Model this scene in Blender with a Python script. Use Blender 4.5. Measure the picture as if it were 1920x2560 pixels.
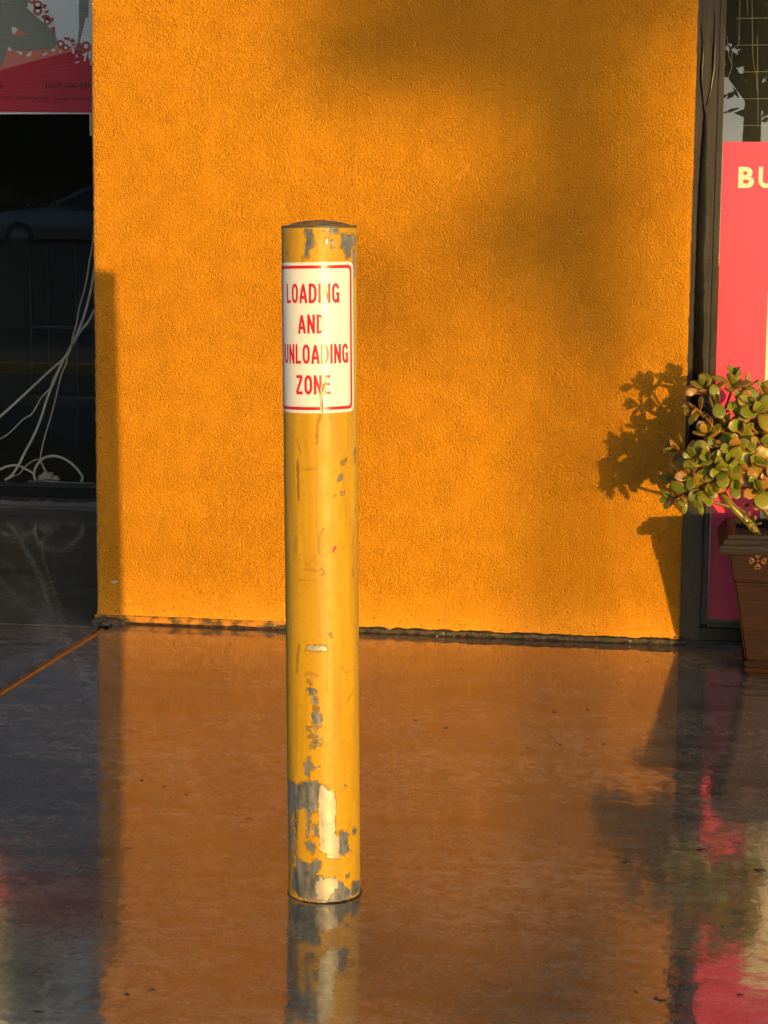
import bpy, bmesh, math, random
import numpy as np
from mathutils import Vector, Matrix
from mathutils.geometry import tessellate_polygon

for o in list(bpy.data.objects): bpy.data.objects.remove(o)
scene = bpy.context.scene
COL = scene.collection
R = math.radians

# ------------------------------------------------------------------ camera
CAM_P = Vector((2.32053, -7.37599, 1.47))
YAW, PITCH, ROLL, FPX = 0.154752, 0.131172, 0.0096817, 4807.0
cF = Vector((-math.sin(YAW)*math.cos(PITCH), math.cos(YAW)*math.cos(PITCH), -math.sin(PITCH)))
cR0 = Vector((math.cos(YAW), math.sin(YAW), 0)); cU0 = cR0.cross(cF)
cR = cR0*math.cos(ROLL) + cU0*math.sin(ROLL); cU = cU0*math.cos(ROLL) - cR0*math.sin(ROLL)
cd = bpy.data.cameras.new('camera'); cam = bpy.data.objects.new('camera', cd); COL.objects.link(cam)
cam.matrix_world = Matrix(((cR.x, cU.x, -cF.x, CAM_P.x), (cR.y, cU.y, -cF.y, CAM_P.y), (cR.z, cU.z, -cF.z, CAM_P.z), (0, 0, 0, 1)))
cd.sensor_fit = 'HORIZONTAL'; cd.sensor_width = 36.0; cd.lens = 36.0*FPX/1920.0
cd.clip_start = 0.05; cd.clip_end = 2000
scene.camera = cam
scene.render.resolution_x, scene.render.resolution_y = 768, 1024

# ------------------------------------------------------------------ sky, sun, exposure
SUN_AZ, SUN_EL = R(25.8), R(2.3)          # azimuth from the wall's normal (-Y) towards +X
world = bpy.data.worlds.new('World'); scene.world = world; world.use_nodes = True
wn = world.node_tree.nodes; wl = world.node_tree.links
sky = wn.new('ShaderNodeTexSky'); sky.sky_type = 'NISHITA'; sky.sun_disc = False
sky.sun_elevation = SUN_EL; sky.sun_rotation = math.pi - SUN_AZ
sky.air_density = 0.42; sky.dust_density = 0.6; sky.ozone_density = 0.95
bg = wn['Background']; bg.inputs[1].default_value = 0.15; wl.new(sky.outputs[0], bg.inputs[0])
sl = bpy.data.lights.new('sun', 'SUN'); so = bpy.data.objects.new('sun', sl); COL.objects.link(so)
sl.energy = 2.0; sl.angle = R(0.53); sl.color = (0.92, 0.585, 0.17)
sd = Vector((math.sin(SUN_AZ)*math.cos(SUN_EL), -math.cos(SUN_AZ)*math.cos(SUN_EL), math.sin(SUN_EL)))
so.rotation_euler = (sd).to_track_quat('Z', 'Y').to_euler(); so.location = (10, -20, 8)
vs = scene.view_settings
vs.view_transform = 'Standard'; vs.look = 'None'; vs.gamma = 1.0; vs.use_curve_mapping = False
vs.exposure = 1.24

# ------------------------------------------------------------------ helpers
random.seed(7); rng = np.random.default_rng(7)

def on(px, py, axis, val):
    """point of the photograph (1920x2560) on the plane axis = val"""
    d = cF*FPX + cR*(px-960) - cU*(py-1280)
    t = (val - CAM_P[axis])/d[axis]
    return CAM_P + d*t

def lin(c):
    return tuple(((v/255)/12.92 if v/255 <= .04045 else ((v/255+.055)/1.055)**2.4) for v in c)

class NT:
    def __init__(s, name):
        s.m = bpy.data.materials.new(name); s.m.use_nodes = True
        s.t = s.m.node_tree; s.n = s.t.nodes; s.l = s.t.links
        s.b = s.n['Principled BSDF']; s.out = s.n['Material Output']
        s._co = None
    def co(s):
        if s._co is None: s._co = s.n.new('ShaderNodeTexCoord')
        return s._co.outputs['Object']
    def mapped(s, scale=(1, 1, 1), rot=(0, 0, 0), loc=(0, 0, 0), src=None):
        m = s.n.new('ShaderNodeMapping'); s.l.new(src or s.co(), m.inputs[0])
        m.inputs['Location'].default_value = loc; m.inputs['Rotation'].default_value = rot; m.inputs['Scale'].default_value = scale
        return m.outputs[0]
    def noise(s, scale, detail=3, rough=.5, vec=None, dist=0.0):
        n = s.n.new('ShaderNodeTexNoise'); s.l.new(vec or s.co(), n.inputs['Vector'])
        n.inputs['Scale'].default_value = scale; n.inputs['Detail'].default_value = detail
        n.inputs['Roughness'].default_value = rough; n.inputs['Distortion'].default_value = dist
        return n.outputs[0]
    def voro(s, scale, vec=None, feature='F1', rand=1.0):
        n = s.n.new('ShaderNodeTexVoronoi'); n.feature = feature; s.l.new(vec or s.co(), n.inputs['Vector'])
        n.inputs['Scale'].default_value = scale; n.inputs['Randomness'].default_value = rand
        return n.outputs['Distance']
    def ramp(s, src, stops):
        n = s.n.new('ShaderNodeValToRGB'); s.l.new(src, n.inputs[0])
        e = n.color_ramp.elements
        while len(e) < len(stops): e.new(.5)
        for i, (p, c) in enumerate(stops):
            e[i].position = p
            e[i].color = (c, c, c, 1) if isinstance(c, (int, float)) else (*c, 1)
        return n.outputs[0]
    def mix(s, fac, a, b, mode='MIX'):
        n = s.n.new('ShaderNodeMix'); n.data_type = 'RGBA'; n.blend_type = mode
        for k, v in ((0, fac), (6, a), (7, b)):
            if isinstance(v, (int, float)): n.inputs[k].default_value = v if k == 0 else (v, v, v, 1)
            elif isinstance(v, tuple): n.inputs[k].default_value = (*v, 1)
            else: s.l.new(v, n.inputs[k])
        return n.outputs[2]
    def math(s, op, a, b=0.0, c=None):
        n = s.n.new('ShaderNodeMath'); n.operation = op
        for k, v in ((0, a), (1, b), (2, c)):
            if v is None: continue
            if isinstance(v, (int, float)): n.inputs[k].default_value = v
            else: s.l.new(v, n.inputs[k])
        return n.outputs[0]
    def xyz(s):
        n = s.n.new('ShaderNodeSeparateXYZ'); s.l.new(s.co(), n.inputs[0]); return n.outputs
    def attr(s, name):
        n = s.n.new('ShaderNodeAttribute'); n.attribute_name = name; return n.outputs['Fac']
    def bump(s, h, strength=.5, dist=.001, prev=None):
        n = s.n.new('ShaderNodeBump'); n.inputs['Strength'].default_value = strength; n.inputs['Distance'].default_value = dist
        s.l.new(h, n.inputs['Height'])
        if prev: s.l.new(prev, n.inputs['Normal'])
        return n.outputs[0]
    def set(s, **kw):
        for k, v in kw.items():
            k = {'color': 'Base Color', 'rough': 'Roughness', 'metal': 'Metallic', 'normal': 'Normal', 'spec': 'Specular IOR Level',
                 'coat': 'Coat Weight', 'coat_rough': 'Coat Roughness', 'coat_ior': 'Coat IOR', 'coat_normal': 'Coat Normal', 'ior': 'IOR', 'sss': 'Subsurface Weight', 'trans': 'Transmission Weight'}[k]
            i = s.b.inputs[k]
            if isinstance(v, (int, float)): i.default_value = v
            elif isinstance(v, tuple): i.default_value = (*v, 1)
            else: s.l.new(v, i)
        return s.m

def plain(name, color, rough=.5, var=.12, scale=40, **kw):
    t = NT(name)
    n = t.noise(scale, 4)
    c = t.mix(n, tuple(v*(1-var) for v in color), tuple(min(1, v*(1+var)) for v in color))
    return t.set(color=c, rough=rough, **kw)

def obj(name, verts, faces, mat=None, parent=None, smooth=False):
    me = bpy.data.meshes.new(name)
    me.from_pydata([tuple(v) for v in verts], [], [tuple(f) for f in faces]); me.update()
    return link(name, me, mat, parent, smooth)

def link(name, me, mat=None, parent=None, smooth=False):
    o = bpy.data.objects.new(name, me); COL.objects.link(o)
    if mat and not me.materials: me.materials.append(mat)
    if parent: o.parent = parent
    if smooth and len(me.polygons): me.polygons.foreach_set('use_smooth', [True]*len(me.polygons))
    return o

def tag(o, label=None, cat=None, group=None, kind=None):
    for k, v in (('label', label), ('category', cat), ('group', group), ('kind', kind)):
        if v: o[k] = v
    return o

def empty(name, loc=(0, 0, 0), rot=(0, 0, 0)):
    o = bpy.data.objects.new(name, None); COL.objects.link(o); o.location = loc; o.rotation_euler = rot; o.empty_display_size = .1
    return o

def bm_obj(name, bm, mat=None, parent=None, smooth=False):
    me = bpy.data.meshes.new(name); bmesh.ops.recalc_face_normals(bm, faces=bm.faces); bm.to_mesh(me); bm.free()
    return link(name, me, mat, parent, smooth)

def box(name, a, b, mat=None, parent=None, bevel=0.0, seg=2):
    bm = bmesh.new(); bmesh.ops.create_cube(bm, size=1)
    for v in bm.verts:
        for i in range(3): v.co[i] = a[i] + (v.co[i]+.5)*(b[i]-a[i])
    if bevel: bmesh.ops.bevel(bm, geom=list(bm.edges), offset=bevel, segments=seg, affect='EDGES')
    return bm_obj(name, bm, mat, parent)

def spline(pts, n=8):
    P = [Vector(p) for p in pts]; out = []
    P = [P[0]*2-P[1]] + P + [P[-1]*2-P[-2]]
    for i in range(1, len(P)-2):
        for k in range(n):
            t = k/n
            a, b, c, d = P[i-1], P[i], P[i+1], P[i+2]
            out.append(.5*((2*b)+(c-a)*t+(2*a-5*b+4*c-d)*t*t+(3*b-a-3*c+d)*t**3))
    out.append(P[-2]); return out

def tube(name, pts, rad, mat=None, parent=None, seg=10, caps=True):
    n = len(pts); V = []; Fc = []
    up = Vector((0, 0, 1)); prev = None
    for i, p in enumerate(pts):
        d = (pts[min(i+1, n-1)] - pts[max(i-1, 0)])
        d = d.normalized() if d.length > 1e-9 else Vector((0, 0, 1))
        if prev is None:
            x = d.cross(up if abs(d.z) < .9 else Vector((1, 0, 0))).normalized()
        else:
            x = (prev - d*prev.dot(d)).normalized()
        prev = x; y = d.cross(x)
        r = rad[i] if hasattr(rad, '__len__') else rad
        for k in range(seg):
            a = 2*math.pi*k/seg; V.append(p + (x*math.cos(a)+y*math.sin(a))*r)
    for i in range(n-1):
        for k in range(seg):
            Fc.append((i*seg+k, i*seg+(k+1) % seg, (i+1)*seg+(k+1) % seg, (i+1)*seg+k))
    if caps: Fc.append(tuple(range(seg))[::-1]); Fc.append(tuple((n-1)*seg+k for k in range(seg)))
    return obj(name, V, Fc, mat, parent, True)

def poly_sheet(name, pts, mat, parent, depth=.0006, axis='y'):
    """flat print: outline points (world) on a plane facing -Y, given a little real thickness"""
    n = len(pts); V = [Vector(p) for p in pts] + [Vector(p)+Vector((0, depth, 0)) for p in pts]
    tris = tessellate_polygon([[Vector((p.x, p.z, 0)) for p in V[:n]]])
    Fc = [tuple(t_) for t_ in tris] + [tuple(i+n for i in t_[::-1]) for t_ in tris] + [(i, (i+1) % n, n+(i+1) % n, n+i) for i in range(n)]
    bm = bmesh.new(); vs_ = [bm.verts.new(v) for v in V]
    for f in Fc: bm.faces.new([vs_[i] for i in f])
    return bm_obj(name, bm, mat, parent)

def vnoise(x, y, seed=0):
    """smooth value noise, numpy"""
    xi = np.floor(x).astype(np.int64); yi = np.floor(y).astype(np.int64); fx = x-xi; fy = y-yi
    fx = fx*fx*(3-2*fx); fy = fy*fy*(3-2*fy)
    def h(a, b):
        v = (a*374761393 + b*668265263 + seed*982451653) & 0xffffffff
        v = ((v ^ (v >> 13))*1274126177) & 0xffffffff
        return ((v ^ (v >> 16)) & 0xffff)/65535.0
    return (h(xi, yi)*(1-fx)+h(xi+1, yi)*fx)*(1-fy) + (h(xi, yi+1)*(1-fx)+h(xi+1, yi+1)*fx)*fy

def fnoise(x, y, seed=0, oct=3):
    s = 0; a = .5
    for k in range(oct): s = s + a*vnoise(x*2**k, y*2**k, seed+k); a *= .5
    return s/(1-.5**oct)

# ------------------------------------------------------------------ materials
def mat_stucco():
    t = NT('orange_stucco')
    big = t.noise(1.3, 3); mid = t.noise(7, 2)
    c = t.mix(t.ramp(big, [(.3, 0.), (.7, 1.)]), (.72, .276, .003), (.80, .318, .004))
    c = t.mix(t.ramp(mid, [(.35, 0.), (.75, .12)]), c, (.62, .235, .003))
    x, y, z = t.xyz()
    low = t.math('SUBTRACT', 1.0, t.math('DIVIDE', z, .16)); low = t.math('MAXIMUM', low, 0.0)
    sp = t.math('MULTIPLY', t.ramp(t.noise(70, 3), [(.62, 0.), (.68, 1.)]), low)
    c = t.mix(sp, c, (.10, .065, .02))
    pit_specks = t.ramp(t.noise(150, 1), [(.76, 0.), (.80, .75)])  # specks darkened in the colour to stand for shaded hollows in the plaster
    c = t.mix(pit_specks, c, (.20, .08, .01))
    drip = t.ramp(t.noise(1.0, 3, .6, t.mapped((16, 16, .7))), [(.52, 0.), (.78, .22)]); c = t.mix(drip, c, (.50, .19, .004))
    v = t.voro(156, None, 'F1')
    n1 = t.noise(138, 2, .62, dist=.5)
    h = t.math('ADD', n1, t.math('MULTIPLY', v, -.75))
    calm = t.ramp(t.noise(9, 1), [(.3, .78), (.6, 1.)])
    foot = t.n.new('ShaderNodeMapRange'); t.l.new(z, foot.inputs[0]); foot.inputs[1].default_value = .03; foot.inputs[2].default_value = .20; foot.inputs[3].default_value = .35; foot.inputs[4].default_value = 1.0
    h = t.math('MULTIPLY', t.math('MULTIPLY', h, calm), foot.outputs[0])
    nb = t.bump(h, 1.0, .0118)
    return t.set(color=c, rough=.40, normal=nb, spec=.22, coat=.40, coat_rough=.07, coat_ior=1.36, coat_normal=nb)

def mat_floor():
    t = NT('wet_concrete')
    a = t.noise(1.3, 4, .6); b = t.noise(22, 4, .7); c3 = t.noise(75, 2, .6)
    c = t.mix(t.ramp(a, [(.32, 0.), (.68, 1.)]), (.130, .118, .086), (.290, .258, .185))
    c = t.mix(t.ramp(b, [(.42, 0.), (.66, .85)]), c, (.060, .053, .043))
    c = t.mix(t.ramp(c3, [(.50, 0.), (.76, .42)]), c, (.36, .31, .23))
    sm = t.noise(1.0, 4, .65, t.mapped((3.0, 8, 1), (0, 0, R(12))))
    c = t.mix(t.ramp(sm, [(.48, 0.), (.66, .6)]), c, (.058, .050, .040))
    pit_specks = t.math('MULTIPLY', t.ramp(t.voro(8.5, t.mapped((1, 1.9, 1))), [(.06, 1.), (.11, 0.)]), t.ramp(a, [(.36, 0.), (.5, 1.)]))
    c = t.mix(pit_specks, c, (.016, .013, .011))
    diag = t.noise(1.0, 2, .6, t.mapped((160, 6, 1), (0, 0, R(-48))))
    brush = t.noise(1.0, 2, .6, t.mapped((150, 2.2, 1), (0, 0, R(4))))
    w1 = t.noise(13, 2, .55); w2 = t.noise(38, 3, .65)
    h = t.math('ADD', t.math('MULTIPLY', w1, .62), t.math('MULTIPLY', w2, .17))
    h = t.math('ADD', h, t.math('MULTIPLY', t.math('MULTIPLY', diag, t.ramp(a, [(.45, 0.), (.62, 1.)])), .07))
    h = t.math('ADD', h, t.math('MULTIPLY', brush, .04))
    n = t.bump(h, .42, .0024)
    patch = t.ramp(t.noise(1.0, 4, .65, t.mapped((1.2, 2.6, 1))), [(.34, .012), (.52, .03), (.64, .09), (.78, .20)])
    grit = t.ramp(b, [(.46, 0.), (.66, .14)])
    return t.set(color=c, rough=t.math('ADD', patch, grit), normal=n, ior=2.3, spec=.5)

def mat_glass():
    t = NT('window_glass')
    tr = t.n.new('ShaderNodeBsdfTransparent'); tr.inputs[0].default_value = (.93, .95, .94, 1)
    gl = t.n.new('ShaderNodeBsdfGlossy'); gl.inputs['Roughness'].default_value = .0
    fr = t.n.new('ShaderNodeFresnel'); fr.inputs[0].default_value = 1.72
    mx = t.n.new('ShaderNodeMixShader'); t.l.new(fr.outputs[0], mx.inputs[0]); t.l.new(tr.outputs[0], mx.inputs[1]); t.l.new(gl.outputs[0], mx.inputs[2])
    t.l.new(mx.outputs[0], t.out.inputs[0]); t.n.remove(t.b); return t.m

M = {}
M['stucco'] = mat_stucco(); M['floor'] = mat_floor(); M['glass'] = mat_glass()
M['bronze'] = plain('dark_bronze_frame', (.035, .026, .016), .28, .3, 25)
M['black_alu'] = plain('black_aluminium', (.006, .006, .006), .35, .3, 30, ior=1.35)
M['rubber'] = plain('black_gasket', (.006, .006, .006), .5)
M['asphalt'] = plain('asphalt', (.05, .05, .05), .8, .3, 60)
M['kerb'] = plain('kerb_concrete', (.28, .25, .21), .8, .2, 20)
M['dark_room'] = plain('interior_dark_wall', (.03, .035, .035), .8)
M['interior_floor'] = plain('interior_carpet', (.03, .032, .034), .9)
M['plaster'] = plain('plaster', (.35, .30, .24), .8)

# ------------------------------------------------------------------ the setting: ground and pavement
g = obj('ground', [(-700, -700, -.15), (700, -700, -.15), (700, 700, -.15), (-700, 700, -.15)], [(0, 1, 2, 3)], M['asphalt']); tag(g, kind='structure')
pv = box('pavement', (-8, -8.6, -.14), (9, 3.45, -.022), M['kerb']); tag(pv, kind='structure')
def slab(a, b): return box('concrete_slab', a, b, M['floor'], pv, .006, 2)
slab((.078, -8.58, -.0215), (9, .02, 0))
slab((-8, -8.58, -.0215), (.046, -.112, 0))
slab((-8, -.104, -.0215), (.03, 3.45, .0))
# rusty filler strip in the joint, running out from the pillar's corner
t = NT('joint_filler')
c = t.mix(t.noise(30, 4), (.075, .042, .022), (.17, .092, .046)); c = t.mix(t.ramp(t.noise(9, 3), [(.62, 0.), (.7, 1.)]), c, (.06, .03, .015))
m_fill = t.set(color=c, rough=.18, normal=t.bump(t.noise(60, 3), .5, .002), ior=1.6)
V = []; Fc = []
ys = np.linspace(-.13, -8.5, 220)
for i, y in enumerate(ys):
    j = .0025*(fnoise(np.array(y*9.), np.array(3.), 4)-.5)
    for k in range(7):
        u = k/6; V.append((.047+.030*u + (j if 0 < k < 6 else 0), y, -.012+.016*math.sin(math.pi*u)**.7 + .002*float(fnoise(np.array(y*30.), np.array(u*4), 9)-.5)))
for i in range(len(ys)-1):
    for k in range(6): Fc.append((i*7+k, i*7+k+1, (i+1)*7+k+1, (i+1)*7+k))
obj('joint_filler', V, Fc, m_fill, pv, True)
m_deb = plain('wet_debris', (.03, .02, .012), .35, .5, 90)
for i, (px, py, r) in enumerate(((1755, 2125, .011), (1565, 2155, .014), (322, 2121, .006), (355, 1952, .007), (410, 1966, .005), (466, 1987, .005), (620, 2046, .004), (1470, 1775, .006), (1115, 1820, .007), (1385, 1780, .007), (1040, 1802, .006), (1900, 2176, .012), (1640, 2496, .007), (1655, 2502, .008), (1590, 2480, .005), (1710, 2510, .005),
                              (1805, 2318, .004), (1850, 2487, .006), (318, 2486, .006), (380, 2474, .006), (1620, 1655, .006), (1210, 1745, .004), (770, 1708, .004), (540, 1676, .005), (1332, 1686, .005), (1400, 1862, .006), (1510, 1860, .006), (1318, 1870, .004))):
    bm = bmesh.new(); bmesh.ops.create_icosphere(bm, subdivisions=2, radius=1); p = on(px, py, 2, 0.0); an = i*1.7
    for v in bm.verts:
        k = 1+.7*(float(fnoise(np.array(v.co.x*1.7+20+i), np.array(v.co.y*1.7+20), i, 2))-.5)
        x_, y_ = v.co.x*r*k*1.3, v.co.y*r*k*.8; v.co = (p.x+x_*math.cos(an)-y_*math.sin(an), p.y+x_*math.sin(an)+y_*math.cos(an), max(-.001, v.co.z*r*.28+.0005))
    bm_obj('debris_speck', bm, m_deb, pv, True)
kb = box('kerb', (-8, -8.76, -.14), (9, -8.605, -.002), M['kerb'], None, .012, 3); tag(kb, kind='structure')

# ------------------------------------------------------------------ orange stucco pillar
PW = 2.3266
pil = empty('stucco_pillar', (PW/2, 1.7, 0)); tag(pil, 'bright orange stucco wall pier between the two shop windows', 'wall')
def P0(o, parent):   # parent keeping world coordinates
    o.parent = parent; o.matrix_parent_inverse = parent.matrix_world.inverted() if parent.matrix_world != Matrix() else Matrix.Translation(-Vector(parent.location))
    return o
# front face: a fine grid with the plaster's slow waves and worn corners, side faces going back
nx, nz = 310, 420; ZT = 4.2
xs = np.linspace(0, PW, nx); zs = 0.026 + (ZT-.026)*np.linspace(0, 1, nz)**1.25
X, Z = np.meshgrid(xs, zs)
wave = (fnoise(X*3.1, Z*3.1, 1)-.5)*.006 + (fnoise(X*14, Z*14, 2)-.5)*.0035 + (fnoise(X*60, Z*60, 5, 2)-.5)*.0022
Y = -wave
edge = np.minimum(X, PW-X); rnd = np.clip(1-edge/.014, 0, 1); Y = Y + .009*rnd**2
ej = (fnoise(Z*55, X*0+3, 11)-.5)*.006
X = X + np.where(X < .002, ej, 0) + np.where(X > PW-.002, (fnoise(Z*40, X*0+7, 13)-.5)*.004, 0)
bot = Z[0].copy(); Z[0] = bot + (fnoise(xs*26, xs*0, 17)-.5)*.014
V = np.stack([X.ravel(), Y.ravel(), Z.ravel()], 1); Fc = []
for i in range(nz-1):
    for j in range(nx-1):
        a = i*nx+j; Fc.append((a, a+1, a+nx+1, a+nx))
base = len(V); side = []
for i in range(nz):                                     # returns to the back
    side.append((0, 3.44, Z[i, 0])); side.append((PW, .7, Z[i, -1]))
V = np.vstack([V, np.array(side)])
for i in range(nz-1):
    Fc.append((base+2*i, i*nx, (i+1)*nx, base+2*i+2)); Fc.append((i*nx+nx-1, base+2*i+1, base+2*i+3, (i+1)*nx+nx-1))
o = obj('stucco_face', V.tolist(), Fc, M['stucco'], None, True); P0(o, pil)
P0(box('pier_light_block', (.02, .03, .0), (PW-.014, .155, 4.19), M['dark_room']), pil); P0(box('pier_light_block', (.02, .156, .0), (PW-.11, 3.40, 4.19), M['dark_room']), pil)  # hidden boxes added inside the hollow pier to stop sky light leaking under it
# foot: metal screed lip, grime and mortar along the base
t = NT('screed_paint')
c = t.mix(t.ramp(t.noise(26, 4), [(.42, 0.), (.6, 1.)]), (.55, .23, .02), (.12, .07, .02)); m_scr = t.set(color=c, rough=.4, normal=t.bump(t.noise(90, 3), .6, .003))
V = []; Fc = []; n = 160
for i in range(n):
    x = -.004 + .78*i/(n-1); f = min(1, (n-1-i)/30); w = .0035*(float(fnoise(np.array(x*40), np.array(1.), 3))-.5)
    prof = [(.004, .034), (-.010*f-.002, .033+w), (-.013*f-.003, .026+w), (-.006*f, .021), (-.011*f-.002, .015+w), (-.010*f, .008), (.004, .006)]
    for y, z in prof: V.append((x, y, z))
for i in range(n-1):
    for k in range(6): Fc.append((i*7+k, (i+1)*7+k, (i+1)*7+k+1, i*7+k+1))
P0(obj('screed_lip', V, Fc, m_scr, None, True), pil)
t = NT('base_grime')
c = t.mix(t.ramp(t.noise(45, 5, .65), [(.38, 0.), (.62, 1.)]), (.012, .009, .005), (.09, .06, .03))
c = t.mix(t.ramp(t.noise(11, 3), [(.52, 0.), (.62, 1.)]), c, (.035, .035, .006)); c = t.mix(t.ramp(t.noise(38, 3), [(.66, 0.), (.72, 1.)]), c, (.45, .30, .16))
m_gr = t.set(color=c, rough=.55, normal=t.bump(t.noise(140, 4), .8, .006))
V = []; Fc = []; n = 700
for i in range(n):
    x = -.012 + (PW+.03)*i/(n-1); hN = float(fnoise(np.array(x*34), np.array(2.), 21, 4)); dN = float(fnoise(np.array(x*22), np.array(5.), 22, 4))
    kx = (.72 if x < .75 else .5)*(.5+1.0*float(fnoise(np.array(x*5), np.array(8.), 27, 2))); d = (.010 + .030*dN)*kx; hgt = (.006 + .018*hN)*kx
    for y, z in ((.012, .030), (-.003, .014+hgt*.55), (-.35*d, hgt*.75), (-.7*d, hgt*.35), (-d, .0006)): V.append((x, y, z))
for i in range(n-1):
    for k in range(4): Fc.append((i*5+k, (i+1)*5+k, (i+1)*5+k+1, i*5+k+1))
P0(obj('base_grime', V, Fc, m_gr, None), pil)
# lump of old mortar at the corner and a few crumbs
m_mort = plain('old_mortar', (.10, .08, .055), .7, .5, 90)
def lump(name, p, r, mat, parent, seed=0, sq=(1, 1, 1), sub=3, amp=.5):
    bm = bmesh.new(); bmesh.ops.create_icosphere(bm, subdivisions=sub, radius=1)
    for v in bm.verts:
        c_ = v.co*2.2
        k = 1 + amp*(float(fnoise(np.array(c_.x+c_.z*.7+20), np.array(c_.y-c_.z*.5+20), seed, 3))-.5)*2
        v.co = Vector((v.co.x*sq[0], v.co.y*sq[1], v.co.z*sq[2]))*r*k + Vector(p)
    o = bm_obj(name, bm, mat, None, True)
    if parent: P0(o, parent)
    return o
for i, (x, y, r) in enumerate(((.045, -.02, .026), (.075, -.03, .022), (.02, -.035, .02), (.10, -.018, .016), (.055, -.055, .016))):
    lump('mortar_lump', (x, y, .006), r, m_mort, pil, i, (1.3, 1, .8))
for i, (px, py, w, h) in enumerate(((286, 1455, 15, 6), (262, 1458, 6, 3))):
    p = on(px, py, 1, -.001); lump('paint_chip', (p.x, .0005, p.z), .0016*w/2, plain('bare_plaster', (.55, .50, .45), .8), pil, 40+i, (1.0, .10, .45))
# old blister in the plaster
for i, (px, py, r) in enumerate(((921, 232, .011), (1566, 232, .008), (505, 1478, .007), (925, 222, .006))):
    p = on(px, py, 1, 0); lump('plaster_blister', (p.x, .002, p.z), r, M['stucco'], pil, 60+i, (1, .5, 1), 3, .9)

# ------------------------------------------------------------------ right-hand shopfront
rw = empty('storefront_window', (3.6, .05, 0)); tag(rw, 'dark bronze framed shop window right of the orange pier', 'window')
XJ = PW-.004
t = NT('wet_bronze')
st = t.noise(1.0, 5, .6, t.mapped((45, 10, 2.5)))
cb = t.mix(t.ramp(st, [(.35, 0.), (.7, 1.)]), (.022, .016, .009), (.045, .033, .019))
cb = t.mix(t.ramp(t.noise(130, 3), [(.68, 0.), (.73, .8)]), cb, (.01, .008, .005))
m_wb = t.set(color=cb, rough=t.ramp(t.noise(8, 3), [(.3, .22), (.7, .38)]), normal=t.bump(t.noise(1, 4, .6, t.mapped((60, 60, 5))), .3, .002), ior=1.38)
P0(box('jamb', (XJ, .018, .0), (XJ+.078, .14, 4.2), m_wb, None, .003), rw)
P0(box('jamb_edge', (XJ, .010, .004), (XJ+.006, .0175, 4.2), M['rubber'], None, .001), rw)
P0(box('glazing_stop', (XJ+.0785, .030, .085), (XJ+.086, .14, 4.2), M['rubber'], None), rw)
P0(box('glazing_stop', (XJ+.0865, .022, .085), (XJ+.1075, .14, 4.2), m_wb, None, .0015), rw)
P0(box('sill', (XJ+.0785, .016, .022), (6.2, .14, .068), M['black_alu'], None, .003), rw)
P0(box('sill_lip', (XJ+.108, .040, .0685), (6.2, .14, .093), m_wb, None, .002), rw)
P0(box('threshold', (XJ+.004, .008, .001), (6.2, .15, .0215), M['black_alu'], None, .002), rw)
P0(box('jamb', (6.2, .018, 0), (6.28, .14, 4.2), m_wb, None, .003), rw)
P0(box('pane', (XJ+.108, .062, .0935), (6.199, .068, 4.1), M['glass'], None), rw)
tube_s = [Vector((XJ+.018, .012, .013)), Vector((XJ+.018, .002, .013))]
P0(tube('screw_head', tube_s, .0075, plain('screw_steel', (.30, .29, .27), .35, metal=.8), None, 14), rw)
# mortar smear along the foot of the frame
V = []; Fc = []; n = 150
for i in range(n):
    x = XJ+.03 + 1.6*i/(n-1); d = .012+.03*float(fnoise(np.array(x*24), np.array(1.), 31, 4)); hh = .004+.016*float(fnoise(np.array(x*31), np.array(4.), 33, 4))
    for y, z in ((.010, hh), (-.3*d, hh*.8), (-.7*d, hh*.3), (-d, .0005)): V.append((x, y, z))
for i in range(n-1):
    for k in range(3): Fc.append((i*4+k, (i+1)*4+k, (i+1)*4+k+1, i*4+k+1))
P0(obj('mortar_smear', V, Fc, plain('mortar_smear', (.085, .075, .06), .6, .6, 70), None), rw)
# dark water runs on the jamb (thin wet film with its own outline)
m_wet = plain('wet_run', (.004, .003, .002), .16, .2, 30, ior=1.18)
def run(pts, name='water_run'):
    """pts: (px, py, half width px)"""
    Vv = []; Ff = []
    P = spline([(a, b, w) for a, b, w in pts], 9)
    for i, q in enumerate(P):
        wob = 1+.5*(float(fnoise(np.array(q.y*.06), np.array(q.x*.01), 5))-.5)
        sh = 3.0*(float(fnoise(np.array(q.y*.035), np.array(9.), 8))-.5)
        for s, yy in ((-1, .0178), (-.5, .0170), (.5, .0170), (1, .0178)):
            p = on(q.x+sh+s*q.z*wob, q.y, 1, .018); Vv.append((p.x, yy, p.z))
    for i in range(len(P)-1):
        for k in range(3): Ff.append((i*4+k, i*4+k+1, (i+1)*4+k+1, (i+1)*4+k))
    P0(obj(name, Vv, Ff, m_wet, None, True), rw)
run([(1758, 262, 3), (1763, 300, 6), (1760, 360, 8), (1757, 420, 9), (1756, 480, 10), (1753, 560, 11), (1750, 640, 11), (1748, 720, 12), (1747, 800, 13), (1745, 880, 12), (1743, 960, 14), (1742, 1040, 16), (1738, 1120, 17)])
run([(1752, 60, 1.2), (1757, 110, 3), (1753, 180, 4), (1756, 235, 3.5), (1760, 268, 3)])
run([(1787, 30, 1.2), (1786, 100, 3), (1783, 150, 4), (1781, 195, 3), (1772, 240, 2.5), (1764, 266, 2.5)])
# thin pale lines of the film behind the glass
m_line = plain('pale_line', (.55, .52, .42), .5)
for k in range(9):
    a = on(1842+2*k, 46+67*k, 1, .085)
    if a.z < 1.95: break
    P0(tube('film_line', [Vector((a.x, .085, a.z)), Vector((3.3, .085, a.z+.004))], .0011, m_line, None, 5), rw)
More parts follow.
